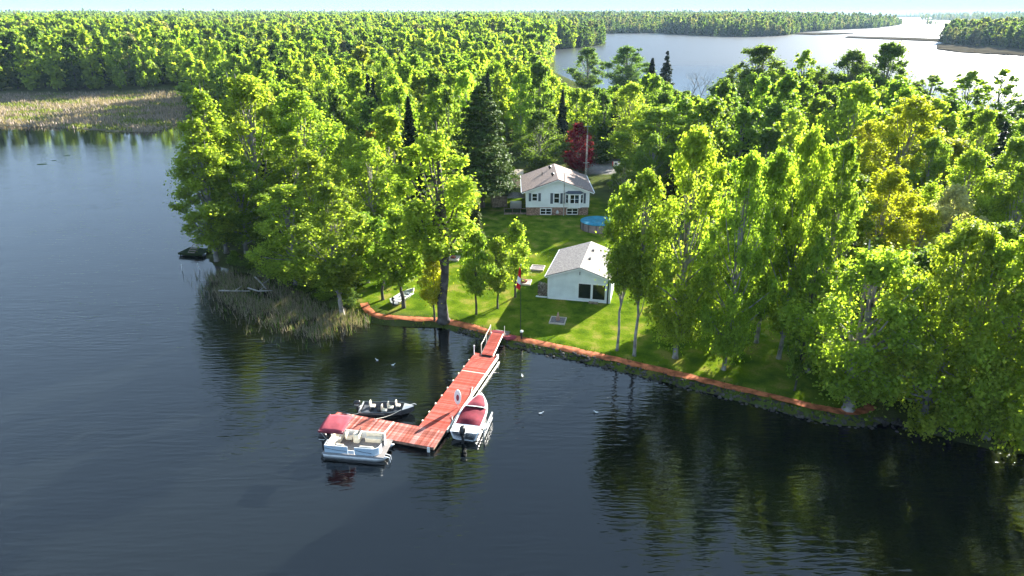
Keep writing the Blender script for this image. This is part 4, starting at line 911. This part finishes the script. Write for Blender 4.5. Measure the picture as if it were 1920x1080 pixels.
# upright oval board on the dock edge
c_, s2 = cos(ang), sin(ang)
def dl(x, y, z=0): return (-6.1 + x * c_ - y * s2, 44.85 + x * s2 + y * c_, z)
t = thing('oval_board', dl(-.3, 6.0, .46), ang + .35, 'white oval board standing on a short post at the dock edge', 'board')
MB().tube([(0, 0, 0), (0, 0, .6)], .03, 6).build('post', M['galv'], t)
MB().prism([(.3 * cos(2 * pi * k / 20), 1.05 + .72 * sin(2 * pi * k / 20)) for k in range(20)], 'y', -.04, .04).build('panel', M['white'], t, .015)
MB().prism([(.13 * cos(2 * pi * k / 14), 1.0 + .32 * sin(2 * pi * k / 14)) for k in range(14)], 'y', -.046, -.041).build('print', M['pink'], t)
# ------------------------------------------------------------------ boats
def outboard(t, x, z, s=1.0, tilt=0):
    o = MB().loft([[(x + s * (cx + rx * cos(a)), s * ry * sin(a), z + s * zz) for a in np.linspace(0, 2 * pi, 12, endpoint=False)] for cx, rx, ry, zz in [(-.28, .2, .14, .18), (-.3, .3, .2, .25), (-.3, .33, .21, .5), (-.27, .28, .18, .68), (-.25, .12, .08, .74)]]).build('outboard_motor', M['black'], t, smooth=True)
    MB().box(x - .38 * s, x - .16 * s, -.07 * s, .07 * s, z - .55 * s, z + .2 * s).build('leg', M['black_metal'], o, .02)
    MB().tube([(x - .62 * s, 0, z - .6 * s), (x - .1 * s, 0, z - .6 * s), (x + .05 * s, 0, z - .6 * s)], [.04 * s, .07 * s, .02 * s], 8).build('gearcase', M['black_metal'], o)
    bx('clamp_bracket', M['galv'], o, x - .17 * s, x + .03 * s, -.1 * s, .1 * s, z - .15 * s, z + .16 * s)
    bx('stripe', M['white'], o, x - .5 * s, x - .1 * s, -.213 * s, .213 * s, z + .36 * s, z + .40 * s)
    return o
def hull_fn(L, B, sb=.45, p=2.2, sheer0=.55, sheer1=.8, keel=-.22, flare=.8):
    def st(s):
        k = max(0, (s - sb) / (1 - sb)); hw = B / 2 * (1 - k ** p) + .012; sz = sheer0 + (sheer1 - sheer0) * s ** 2; kz = keel + (.55 * (sz - keel)) * k ** 4
        return s * L, hw, sz, kz, hw * (flare - .25 * k)
    return st
def hull(t, st, m_out, m_in, m_gun, floor=.08, name='hull', rim=.09, n=15):
    ss = np.linspace(0, 1, n); out, inn, gun = [], [], []
    for s in ss:
        x, hw, sz, kz, ch = st(s); cz = kz + (sz - kz) * .35
        out.append([(x, -hw, sz), (x, -ch, cz), (x, 0, kz), (x, ch, cz), (x, hw, sz)])
        iw = max(hw - rim, .004); fz = max(floor, kz + .12); fw = max(min(ch, iw) * .85, .003); inn.append([(x - .02 * s, -iw, sz - .012), (x - .02 * s, -fw, fz), (x - .02 * s, fw, fz), (x - .02 * s, iw, sz - .012)])
        gun.append([(x, -hw - .02, sz - .06), (x, -hw - .02, sz), (x, -iw, sz + .012), (x, iw, sz + .012), (x, hw + .02, sz), (x, hw + .02, sz - .06)])
    h = MB().loft(out, closed=False).add(out[0], [(0, 1, 2, 3, 4)]).build(name, m_out, t, smooth=False)
    MB().loft([q[::-1] for q in inn], closed=False).add(inn[0], [(3, 2, 1, 0)]).build('interior', m_in, t)
    g = MB().loft([q[:3] for q in gun], closed=False).loft([q[3:] for q in gun], closed=False).build('gunwale', m_gun, t)
    return h
def cap_deck(t, st, s0, s1, m, name, frac=1, up=.015, crown_=.05, n=8):
    rg = []
    for s in np.linspace(s0, s1, n):
        x, hw, sz, kz, ch = st(s); w_ = hw * frac; e = 1 if name.endswith('deck') else min(1, 4 * min((s - s0), (s1 - s)) / (s1 - s0) + .15)
        rg.append([(x, w_ * u, sz + up + crown_ * e * (1 - u * u)) for u in np.linspace(-1, 1, 9)])
    return MB().loft(rg, closed=False).build(name, m, t, smooth=True)
def seat(t, x, y, z, m, s=.42, back=-1, name='seat', ped=True):
    o = MB().box(x - s / 2, x + s / 2, y - s / 2, y + s / 2, z, z + .12).build(name, m, t, .03)
    MB().box(x + back * s / 2 - .05, x + back * s / 2 + .05, y - s / 2, y + s / 2, z + .1, z + .55).build('backrest', m, o, .03)
    if ped: MB().tube([(x, y, .08), (x, y, z)], .04, 6).build('pedestal', M['black_metal'], o)
    return o
# fishing boat
fb = thing('fishing_boat', (-13.0, 50.75, 0), radians(-3), 'dark grey aluminium fishing boat moored inside the dock corner', 'boat')
st = hull_fn(4.6, 1.75, .5, 2.0, .5, .72, -.2); hull(fb, st, M['hullgrey'], M['hullin'], M['hullgrey'], rim=.06)
cap_deck(fb, st, .8, .995, M['alu'], 'bow_deck', .98, .02, .02); MB().prism([(2.9, -.55), (3.66, -.5), (3.66, .5), (2.9, .55)], 'z', .1, .34).build('casting_platform', M['hullin'], fb)
bx('stern_bench', M['hullin'], fb, .15, .75, -.65, .65, .1, .38); bx('transom_cap', M['alu'], fb, -.03, .06, -.8, .8, .42, .56)
seat(fb, .95, .25, .42, M['cream']); seat(fb, 2.1, -.35, .42, M['cream']); seat(fb, 2.55, .1, .44, M['cream']); seat(fb, 3.2, .15, .6, M['cream'], .36)
MB().box(1.55, 1.85, -.7, -.3, .1, .72).build('steering_console', M['black'], fb, .05); bx('tackle_box', M['wood_tan'], fb, 2.35, 2.7, -.6, -.38, .1, .3)
outboard(fb, -.05, .42, .95); bx('rub_rail', M['alu'], fb, .1, 2.2, -.90, -.885, .36, .4)
MB().tube([(4.1, .0, .78), (4.6, .25, .82), (4.75, .3, .7)], .03, 5).build('trolling_motor', M['white'], fb)
# runabout
rb = thing('runabout_boat', (-3.85, 46.5, 0), radians(90 - 11.5), 'white runabout with burgundy covers moored at the dock side', 'boat')
st = hull_fn(5.9, 2.3, .42, 2.3, .72, .98, -.25, .82); hull(rb, st, M['gel'], M['hullin'], M['gel'], rim=.12)
cap_deck(rb, st, 0, .2, M['gel'], 'stern_deck', .97, .016, .03); cap_deck(rb, st, .62, .99, M['gel'], 'fore_deck', .97, .016, .05)
cap_deck(rb, st, .19, .625, M['burg'], 'cockpit_cover', .88, .03, .26, 14); cap_deck(rb, st, .655, .93, M['pink'], 'bow_cover', .78, .06, .1, 12)
MB().loft([[(3.55, -.85, .86), (3.4, 0, 1.0), (3.55, .85, .86)], [(3.35, -.78, 1.12), (3.2, 0, 1.24), (3.35, .78, 1.12)]], closed=False).build('windscreen', M['glass'], rb)
outboard(rb, -.05, .62, 1.25); 
for s_ in (-1, 1): MB().tube([(.1, s_ * 1.17, .55), (2.6, s_ * 1.17, .58), (4.6, s_ * .86, .68)], .03, 5).build('rub_rail', M['burg'], rb)
lf = thing('boat_lift', (-3.85, 46.5, 0), radians(90 - 11.5), 'galvanised boat lift rail standing beside the white runabout', 'boat lift')
MB().tube([(.3, -1.55, .78), (3.3, -1.55, .78)], .07, 6).build('side_rail', M['alu'], lf); MB().tube([(.3, -1.55, .3), (3.3, -1.55, .3)], .06, 6).build('side_rail', M['alu'], lf)
for a in (.35, 1.3, 2.3, 3.25): MB().tube([(a, -1.55, -1.6), (a, -1.55, .85)], .055, 6).build('post', M['galv'], lf)
# pontoon boat
pb = thing('pontoon_boat', (-14.55, 45.35, 0), radians(-8), 'white pontoon boat with faded burgundy sunshade moored outside the dock', 'boat')
for s_ in (-.85, .85):
    MB().tube([(0, s_, .1), (.15, s_, .1), (4.3, s_, .1), (4.8, s_, .18), (5.15, s_, .32)], [.2, .3, .3, .2, .05], 12).build('pontoon', M['alu'], pb, smooth=True)
bx('deck', M['carpet'], pb, .05, 4.95, -1.18, 1.18, .42, .5); bx('deck_trim', M['alu'], pb, .03, 4.97, -1.21, -1.185, .38, .52); bx('deck_trim', M['alu'], pb, .03, 4.97, 1.185, 1.21, .38, .52)
def rounded(x0, x1, y0, y1, rr_, corners):
    pts = []
    for cx, cy, a0, k in ((x1, y0, -pi / 2, 0), (x1, y1, 0, 1), (x0, y1, pi / 2, 2), (x0, y0, pi, 3)):
        q = rr_ if k in corners else .05
        ccx = cx - q if cx == x1 else cx + q; ccy = cy - q if cy == y1 else cy + q
        for u in np.linspace(0, pi / 2, 7): pts.append((ccx + q * cos(a0 + u), ccy + q * sin(a0 + u)))
    return pts
def fence(pts, closed, zb, zt, name, m, th=.03):
    out = []
    for p in pts: out.append(p)
    rg = [[(x, y, zb), (x, y, zt)] for x, y in pts]; o = MB().loft(rg, closed=False).build(name, m, pb); sd_ = o.modifiers.new('thick', 'SOLIDIFY'); sd_.thickness = th; sd_.offset = 0
    MB().tube([(x, y, zt + .02) for x, y in pts], .035, 6).build('top_rail', M['gel'], pb); return o
ring = rounded(.25, 4.55, -1.12, 1.12, .55, (0, 1))
near = [(.25, -1.12), (2.1, -1.12)]; near2 = [(2.65, -1.12)] + [p for p in ring[:7]] + [(4.55, -.35)]
fence(near, 0, .52, 1.12, 'fence_panel', M['gelblue']); fence(near2, 0, .52, 1.12, 'fence_panel', M['gelblue'])
fence([(4.55, .35)] + ring[7:14] + [(.25, 1.12)], 0, .52, 1.12, 'fence_panel', M['gel']); fence([(.25, 1.12), (.25, .3)], 0, .52, 1.1, 'fence_panel', M['gel'])
fence([(.25, -.35), (.25, -1.12)], 0, .52, 1.1, 'fence_panel', M['gel'])
for (a, b_) in ((.3, 2.05), (2.75, 4.0)):
    MB().tube([(a, -1.15, .92), ((a + b_) / 2, -1.15, .8), (b_, -1.15, .76)], .02, 5).build('side_stripe', M['shutter'], pb)
bx('boarding_gate', M['gel'], pb, 2.13, 2.62, -1.14, -1.1, .54, .85)
def bench(x0, x1, y0, y1, back):
    o = MB().box(x0, x1, y0, y1, .505, .9).build('bench_seat', M['cream'], pb, .05)
    b_ = {'x-': (x0, x0 + .16, y0, y1), 'y+': (x0, x1, y1 - .16, y1), 'y-': (x0, x1, y0, y0 + .16), 'x+': (x1 - .16, x1, y0, y1)}[back]; MB().box(*b_, .901, 1.22).build('backrest', M['cream'], o, .05)
bench(.35, 1.0, -1.0, 1.0, 'x-'); bench(1.05, 1.75, -1.02, -.55, 'y-'); bench(2.9, 4.2, .55, 1.05, 'y+'); bench(3.0, 4.1, -1.04, -.6, 'y-')
MB().box(2.0, 2.5, .3, 1.0, .505, 1.3).build('steering_console', M['cream'], pb, .08); MB().prism([(2.45, .35), (2.5, .35), (2.5, .95), (2.45, .95)], 'z', 1.3, 1.6).build('windscreen', M['glass'], pb)
seat(pb, 1.65, .6, .75, M['cream'], .5, name='helm_seat'); outboard(pb, 0, .55, 1.15)
cn = []
for u in np.linspace(0, 1, 9):
    zz = 2.5 + .07 * sin(pi * u); cn.append([(-.1 + 2.0 * u, v * 1.15, zz - .1 * v * v + .02 * sin(u * 14 + v * 3)) for v in np.linspace(-1, 1, 9)])
o = MB().loft(cn, closed=False).build('sunshade', M['pink'], pb, smooth=True); sd_ = o.modifiers.new('thick', 'SOLIDIFY'); sd_.thickness = .03
MB().box(-.1, 1.9, -1.17, -1.14, 2.3, 2.46).build('valance', M['pink'], o)
for s_ in (-1.13, 1.13):
    for a, b_ in ((1.0, -.05), (1.0, 1.85)): MB().tube([(a, s_, .95), (b_, s_, 2.5)], .022, 5).build('shade_pole', M['alu'], pb)
MB().tube([(4.95, -1.0, .5), (5.35, -1.0, .4), (5.45, -1.0, -.3)], .03, 5).tube([(4.95, -.7, .5), (5.35, -.7, .4), (5.45, -.7, -.3)], .03, 5).build('ladder', M['gel'], pb)
# mooring lines
def mooring(a, b_, lab):
    a, b_ = np.array(a), np.array(b_); pts = [tuple((b_ - a) * u + np.array([0, 0, -.25 * 4 * u * (1 - u) * .6])) for u in np.linspace(0, 1, 8)]
    o = props(MB().tube(pts, .022, 5).build('mooring_rope', M['bumper']), lab, 'rope'); o.location = tuple(a)
def wl(o, p): a_ = o.rotation_euler[2]; return (o.location[0] + p[0] * cos(a_) - p[1] * sin(a_), o.location[1] + p[0] * sin(a_) + p[1] * cos(a_), p[2])
mooring(wl(fb, (.2, -.85, .55)), dl(-8.8, 2.25, .54), 'rope tying the stern of the grey fishing boat to the dock')
mooring(wl(fb, (3.6, -.6, .7)), dl(-6.2, 2.25, .54), 'rope tying the bow of the grey fishing boat to the dock')
mooring(wl(rb, (4.6, .8, .95)), dl(-.25, 9.5, .54), 'rope tying the bow of the white runabout to the dock')
mooring(wl(rb, (.5, 1.12, .75)), dl(-.25, 4.5, .54), 'rope tying the stern of the white runabout to the dock')
mooring(wl(pb, (4.6, 1.1, .6)), dl(-4.3, .15, .5), 'rope tying the bow of the pontoon boat to the dock')
# rowboat on the lawn
x, y, z = GT(740, 572); rw = thing('rowboat', (x, y, z + .18), radians(62), 'small pale aluminium rowboat drawn up on the lawn', 'boat')
st = hull_fn(3.9, 1.45, .5, 2.0, .42, .6, -.18); hull(rw, st, M['alu'], M['alu'], M['white'], floor=.0)
for a in (.8, 1.9, 2.8): bx('thwart', M['alu'], rw, a, a + .28, -.58, .58, .22, .3)
outboard(rw, -.02, .35, .75)
# old platform and posts at the point
x, y, z = GT(368, 476); op = thing('old_platform', (x, y, 0), radians(-12), 'weathered old wooden platform at the wooded point', 'platform'); first = None
for k in range(15):
    if first is None: first = MB().box(-1.9, 1.9, -.08, .08, .42, .47).build('plank', M['wood_dark'], op); o = first
    else: o = share(first, op)
    o.location = (0, -1.2 + k * .17, 0)
bx('rim_board', M['wood_dark'], op, -1.92, 1.92, -1.32, -1.29, .2, .46); bx('rim_board', M['wood'], op, -1.95, -1.905, -1.3, 1.25, .2, .46)
for a in (-1.7, 1.7):
    for b_ in (-1.1, 1.05): MB().tube([(a, b_, -1.2), (a, b_, .41)], .09, 6).build('post', M['wood_dark'], op)
ld = thing('wooden_ladder', (x - .1, y - .55, .48), radians(-12), 'wooden step ladder lying on the old platform', 'ladder')
for a in (-.5, .5): MB().tube([(a, -.5, .03), (a, 1.0, .85)], .045, 4).build('side_rail', M['wood'], ld)
for k in range(5): u = k / 4.5 + .03; bx('rung', M['wood_tan'], ld, -.5, .5, -.5 + 1.5 * u - .07, -.5 + 1.5 * u + .07, .03 + .82 * u, .07 + .82 * u)
for (px, py, dx, lab) in ((341, 508, .1, 'leaning white mooring stake by the old platform'), (376, 506, -.25, 'tilted white mooring stake nearer the reeds')):
    a, b_ = G(px, py); o = props(MB().tube([(0, 0, -.8), (dx, 0, .9)], [.06, .05], 6).tube([(dx * .98, 0, .88), (dx * 1.1, 0, .95)], .08, 6).build('mooring_stake', M['white']), lab, 'stake'); o.location = (a, b_, 0)
# fallen logs
for (pts, rad, lab) in (([(410, 545), (440, 548), (470, 550)], .12, 'pale fallen log lying in the reeds by the old platform'), ([(465, 540), (485, 548), (512, 549)], .11, 'pale forked driftwood lying beyond the first log'), ([(478, 520), (492, 535), (500, 546)], .13, 'dead trunk sloping into the reeds')):
    P3 = [(*G(a, b_, .35), .35 + .15 * k) for k, (a, b_) in enumerate(pts)]; c0 = P3[0]
    o = props(MB().tube([tuple(np.subtract(p, c0)) for p in P3], [rad, rad * .8, rad * .4], 7).tube([tuple(np.subtract(P3[1], c0)), tuple(np.subtract(P3[1], c0) + np.array([.8, .5, .5]))], [rad * .5, rad * .2], 5).build('fallen_log', M['bark_pale']), lab, 'log'); o.location = c0
# white waterbirds
def bird(px, py, rz, lab):
    st_ = [(-.26, .12, .01, .01), (-.2, .1, .05, .03), (-.05, .06, .1, .085), (.08, .07, .085, .08), (.15, .13, .045, .05), (.18, .2, .04, .045), (.23, .22, .045, .045), (.27, .21, .025, .022), (.33, .2, .008, .008)]
    rg = [[(x, ry * cos(a), zc_ + rz_ * sin(a)) for a in np.linspace(0, 2 * pi, 10, endpoint=False)] for x, zc_, ry, rz_ in st_]
    o = props(MB().loft(rg).build('waterbird', M['white'], smooth=True), lab, 'bird', 'white waterbirds afloat round the dock'); a, b_ = G(px, py); o.location = (a, b_, 0); o.rotation_euler = (0, 0, rz); o.scale = (.8, .8, .8)
for px, py, rz, lab in ((707, 676, 2.6, 'white waterbird afloat nearer the reeds'), (737, 685, .4, 'white waterbird afloat between reeds and walkway'), (979, 706, 1.8, 'white waterbird afloat close to the gangway'), (1014, 776, .2, 'white waterbird afloat off the runabout'), (1118, 774, 2.9, 'white waterbird afloat off the stony bank')): bird(px, py, rz, lab)
# floating weed
for px, py, s_, lab in ((78, 308, 1.3, 'largest dark weed patch on the open bay'), (102, 301, .7, 'small dark weed patch between two others'), (126, 292, .9, 'dark weed patch nearer the marsh')):
    a, b_ = G(px, py); o = props(rock(r, (0, 0, 0), 1.0).build('floating_weed', M['wood_dark']), lab, 'weed'); o.location = (a, b_, 0); o.scale = (s_, s_ * .5, .12)
# ------------------------------------------------------------------ power line
def pole(px, py, top, lab):
    x, y, z = GT(px, py); v = (540 - top) / FPX; h = CAM_H + y * (-sin(PITCH) + v * cos(PITCH)) / (cos(PITCH) + v * sin(PITCH)) - z
    t = thing('utility_pole', (x, y, z), radians(70), lab, 'utility pole'); MB().tube([(0, 0, 0), (0, 0, h)], [.2, .14], 8).build('shaft', M['pole'], t)
    bx('cross_arm', M['pole'], t, -.7, .7, -.06, .06, h - .5, h - .35); MB().lathe([(.2, h - 2.4), (.22, h - 1.6), (.1, h - 1.5)], 8, (.35, 0, 0)).build('transformer', M['galv'], t)
    for a in (-.6, .6): MB().lathe([(.04, h - .35), (.07, h - .28), (.03, h - .2)], 6, (a, 0, 0)).build('insulator', M['white'], t)
    return x, y, z + h
A = pole(1461, 300, 226, 'grey utility pole with the wires before the big back shore trees'); B = pole(1294, 285, 196, 'grey utility pole beside the leafless tree'); Cp = (A[0] + (A[0] - B[0]) * 1.2, A[1] + (A[1] - B[1]) * 1.2 - 12, A[2])
for p, q, dz, lab in ((A, B, -.25, 'upper wire strung between the two utility poles'), (A, B, -1.6, 'lower wire strung between the two utility poles')):
    pts = [tuple(np.array(p) * (1 - u) + np.array(q) * u + np.array([0, 0, dz - 1.2 * 4 * u * (1 - u) * .5])) for u in np.linspace(0, 1, 13)]
    o = props(MB().tube([tuple(np.subtract(k_, p)) for k_ in pts], .03, 4).build('power_line', M['pole']), lab, 'wire'); o.location = p
# neighbouring houses among the trees
def nhouse(px, py, rz, W, D, ze, za, lab):
    x, y, z = GT(px, py); t = thing('house', (x, y, z), rz, lab, 'house'); gable_house(t, W, D, 0, ze, za, M['siding'], M['blueroof'], M['blueroof'])
    window(t, W * .2, W * .2 + 1.2, 1.2, 2.4, -.002); window(t, W * .6, W * .6 + 1.2, 1.2, 2.4, -.002)
nhouse(1735, 385, radians(60), 7.5, 11, 3.0, 5.2, 'slate blue roofed house hidden among the yellow trees')
nhouse(1806, 425, radians(50), 6, 8, 2.6, 4.2, 'smaller blue roofed building beyond the blossoming tree')
x, y, z = GT(655, 350); shed((x, y, z), radians(-10), 4, 3.5, 2.4, 3.4, M['burg'], M['wood_dark'], 'dark red shed hidden in the trees behind the point', planks=False)
def chair(px, py, rz, lab):
    x, y, z = GT(px, py); t = thing('garden_chair', (x, y, z), rz, lab, 'chair'); MB().box(-.28, .28, -.28, .28, .36, .42).build('seat', M['white'], t); o = MB().box(-.28, .28, .24, .3, .43, 1.0).build('backrest', M['white'], t); o.rotation_euler = (-.12, 0, 0)
    for a in (-.24, .24):
        for b_ in (-.24, .24): bx('leg', M['white'], t, a - .03, a + .03, b_ - .03, b_ + .03, 0, .36)
chair(646, 357, .3, 'white garden chair before the dark red shed, nearer the water'); chair(657, 358, -.2, 'white garden chair before the dark red shed, farther inland')
x, y, z = GT(1154, 318); t = thing('road_sign', (x, y, z), 0, 'small white sign with dark disc beside the drive', 'sign')
MB().tube([(0, .05, 0), (0, .05, 1.6)], .04, 5).build('post', M['wood'], t); bx('board', M['white'], t, -.5, .5, -.02, .0, .7, 1.7); bx('side_stripe', M['red'], t, -.7, -.505, -.02, .0, .7, 1.7)
MB().prism([(.25 * cos(2 * pi * k / 14), 1.2 + .25 * sin(2 * pi * k / 14)) for k in range(14)], 'y', -.026, -.022).build('disc', M['shutter'], t)
# ------------------------------------------------------------------ air
hz = MB().box(-11500, 9500, -600, 7400, -3.2, 52).build('haze', bpy.data.materials.new('haze')); props(hz, 'thin pale blue summer haze over lake and woods', 'haze', kind='stuff')
hm = hz.data.materials[0]; hm.use_nodes = True; hn = hm.node_tree.nodes; hn.remove(hn['Principled BSDF'])
pv_ = hn.new('ShaderNodeVolumePrincipled'); pv_.inputs['Color'].default_value = (.5, .72, 1, 1); pv_.inputs['Density'].default_value = .00005; pv_.inputs['Anisotropy'].default_value = 0
hm.node_tree.links.new(pv_.outputs[0], hn['Material Output'].inputs['Volume'])
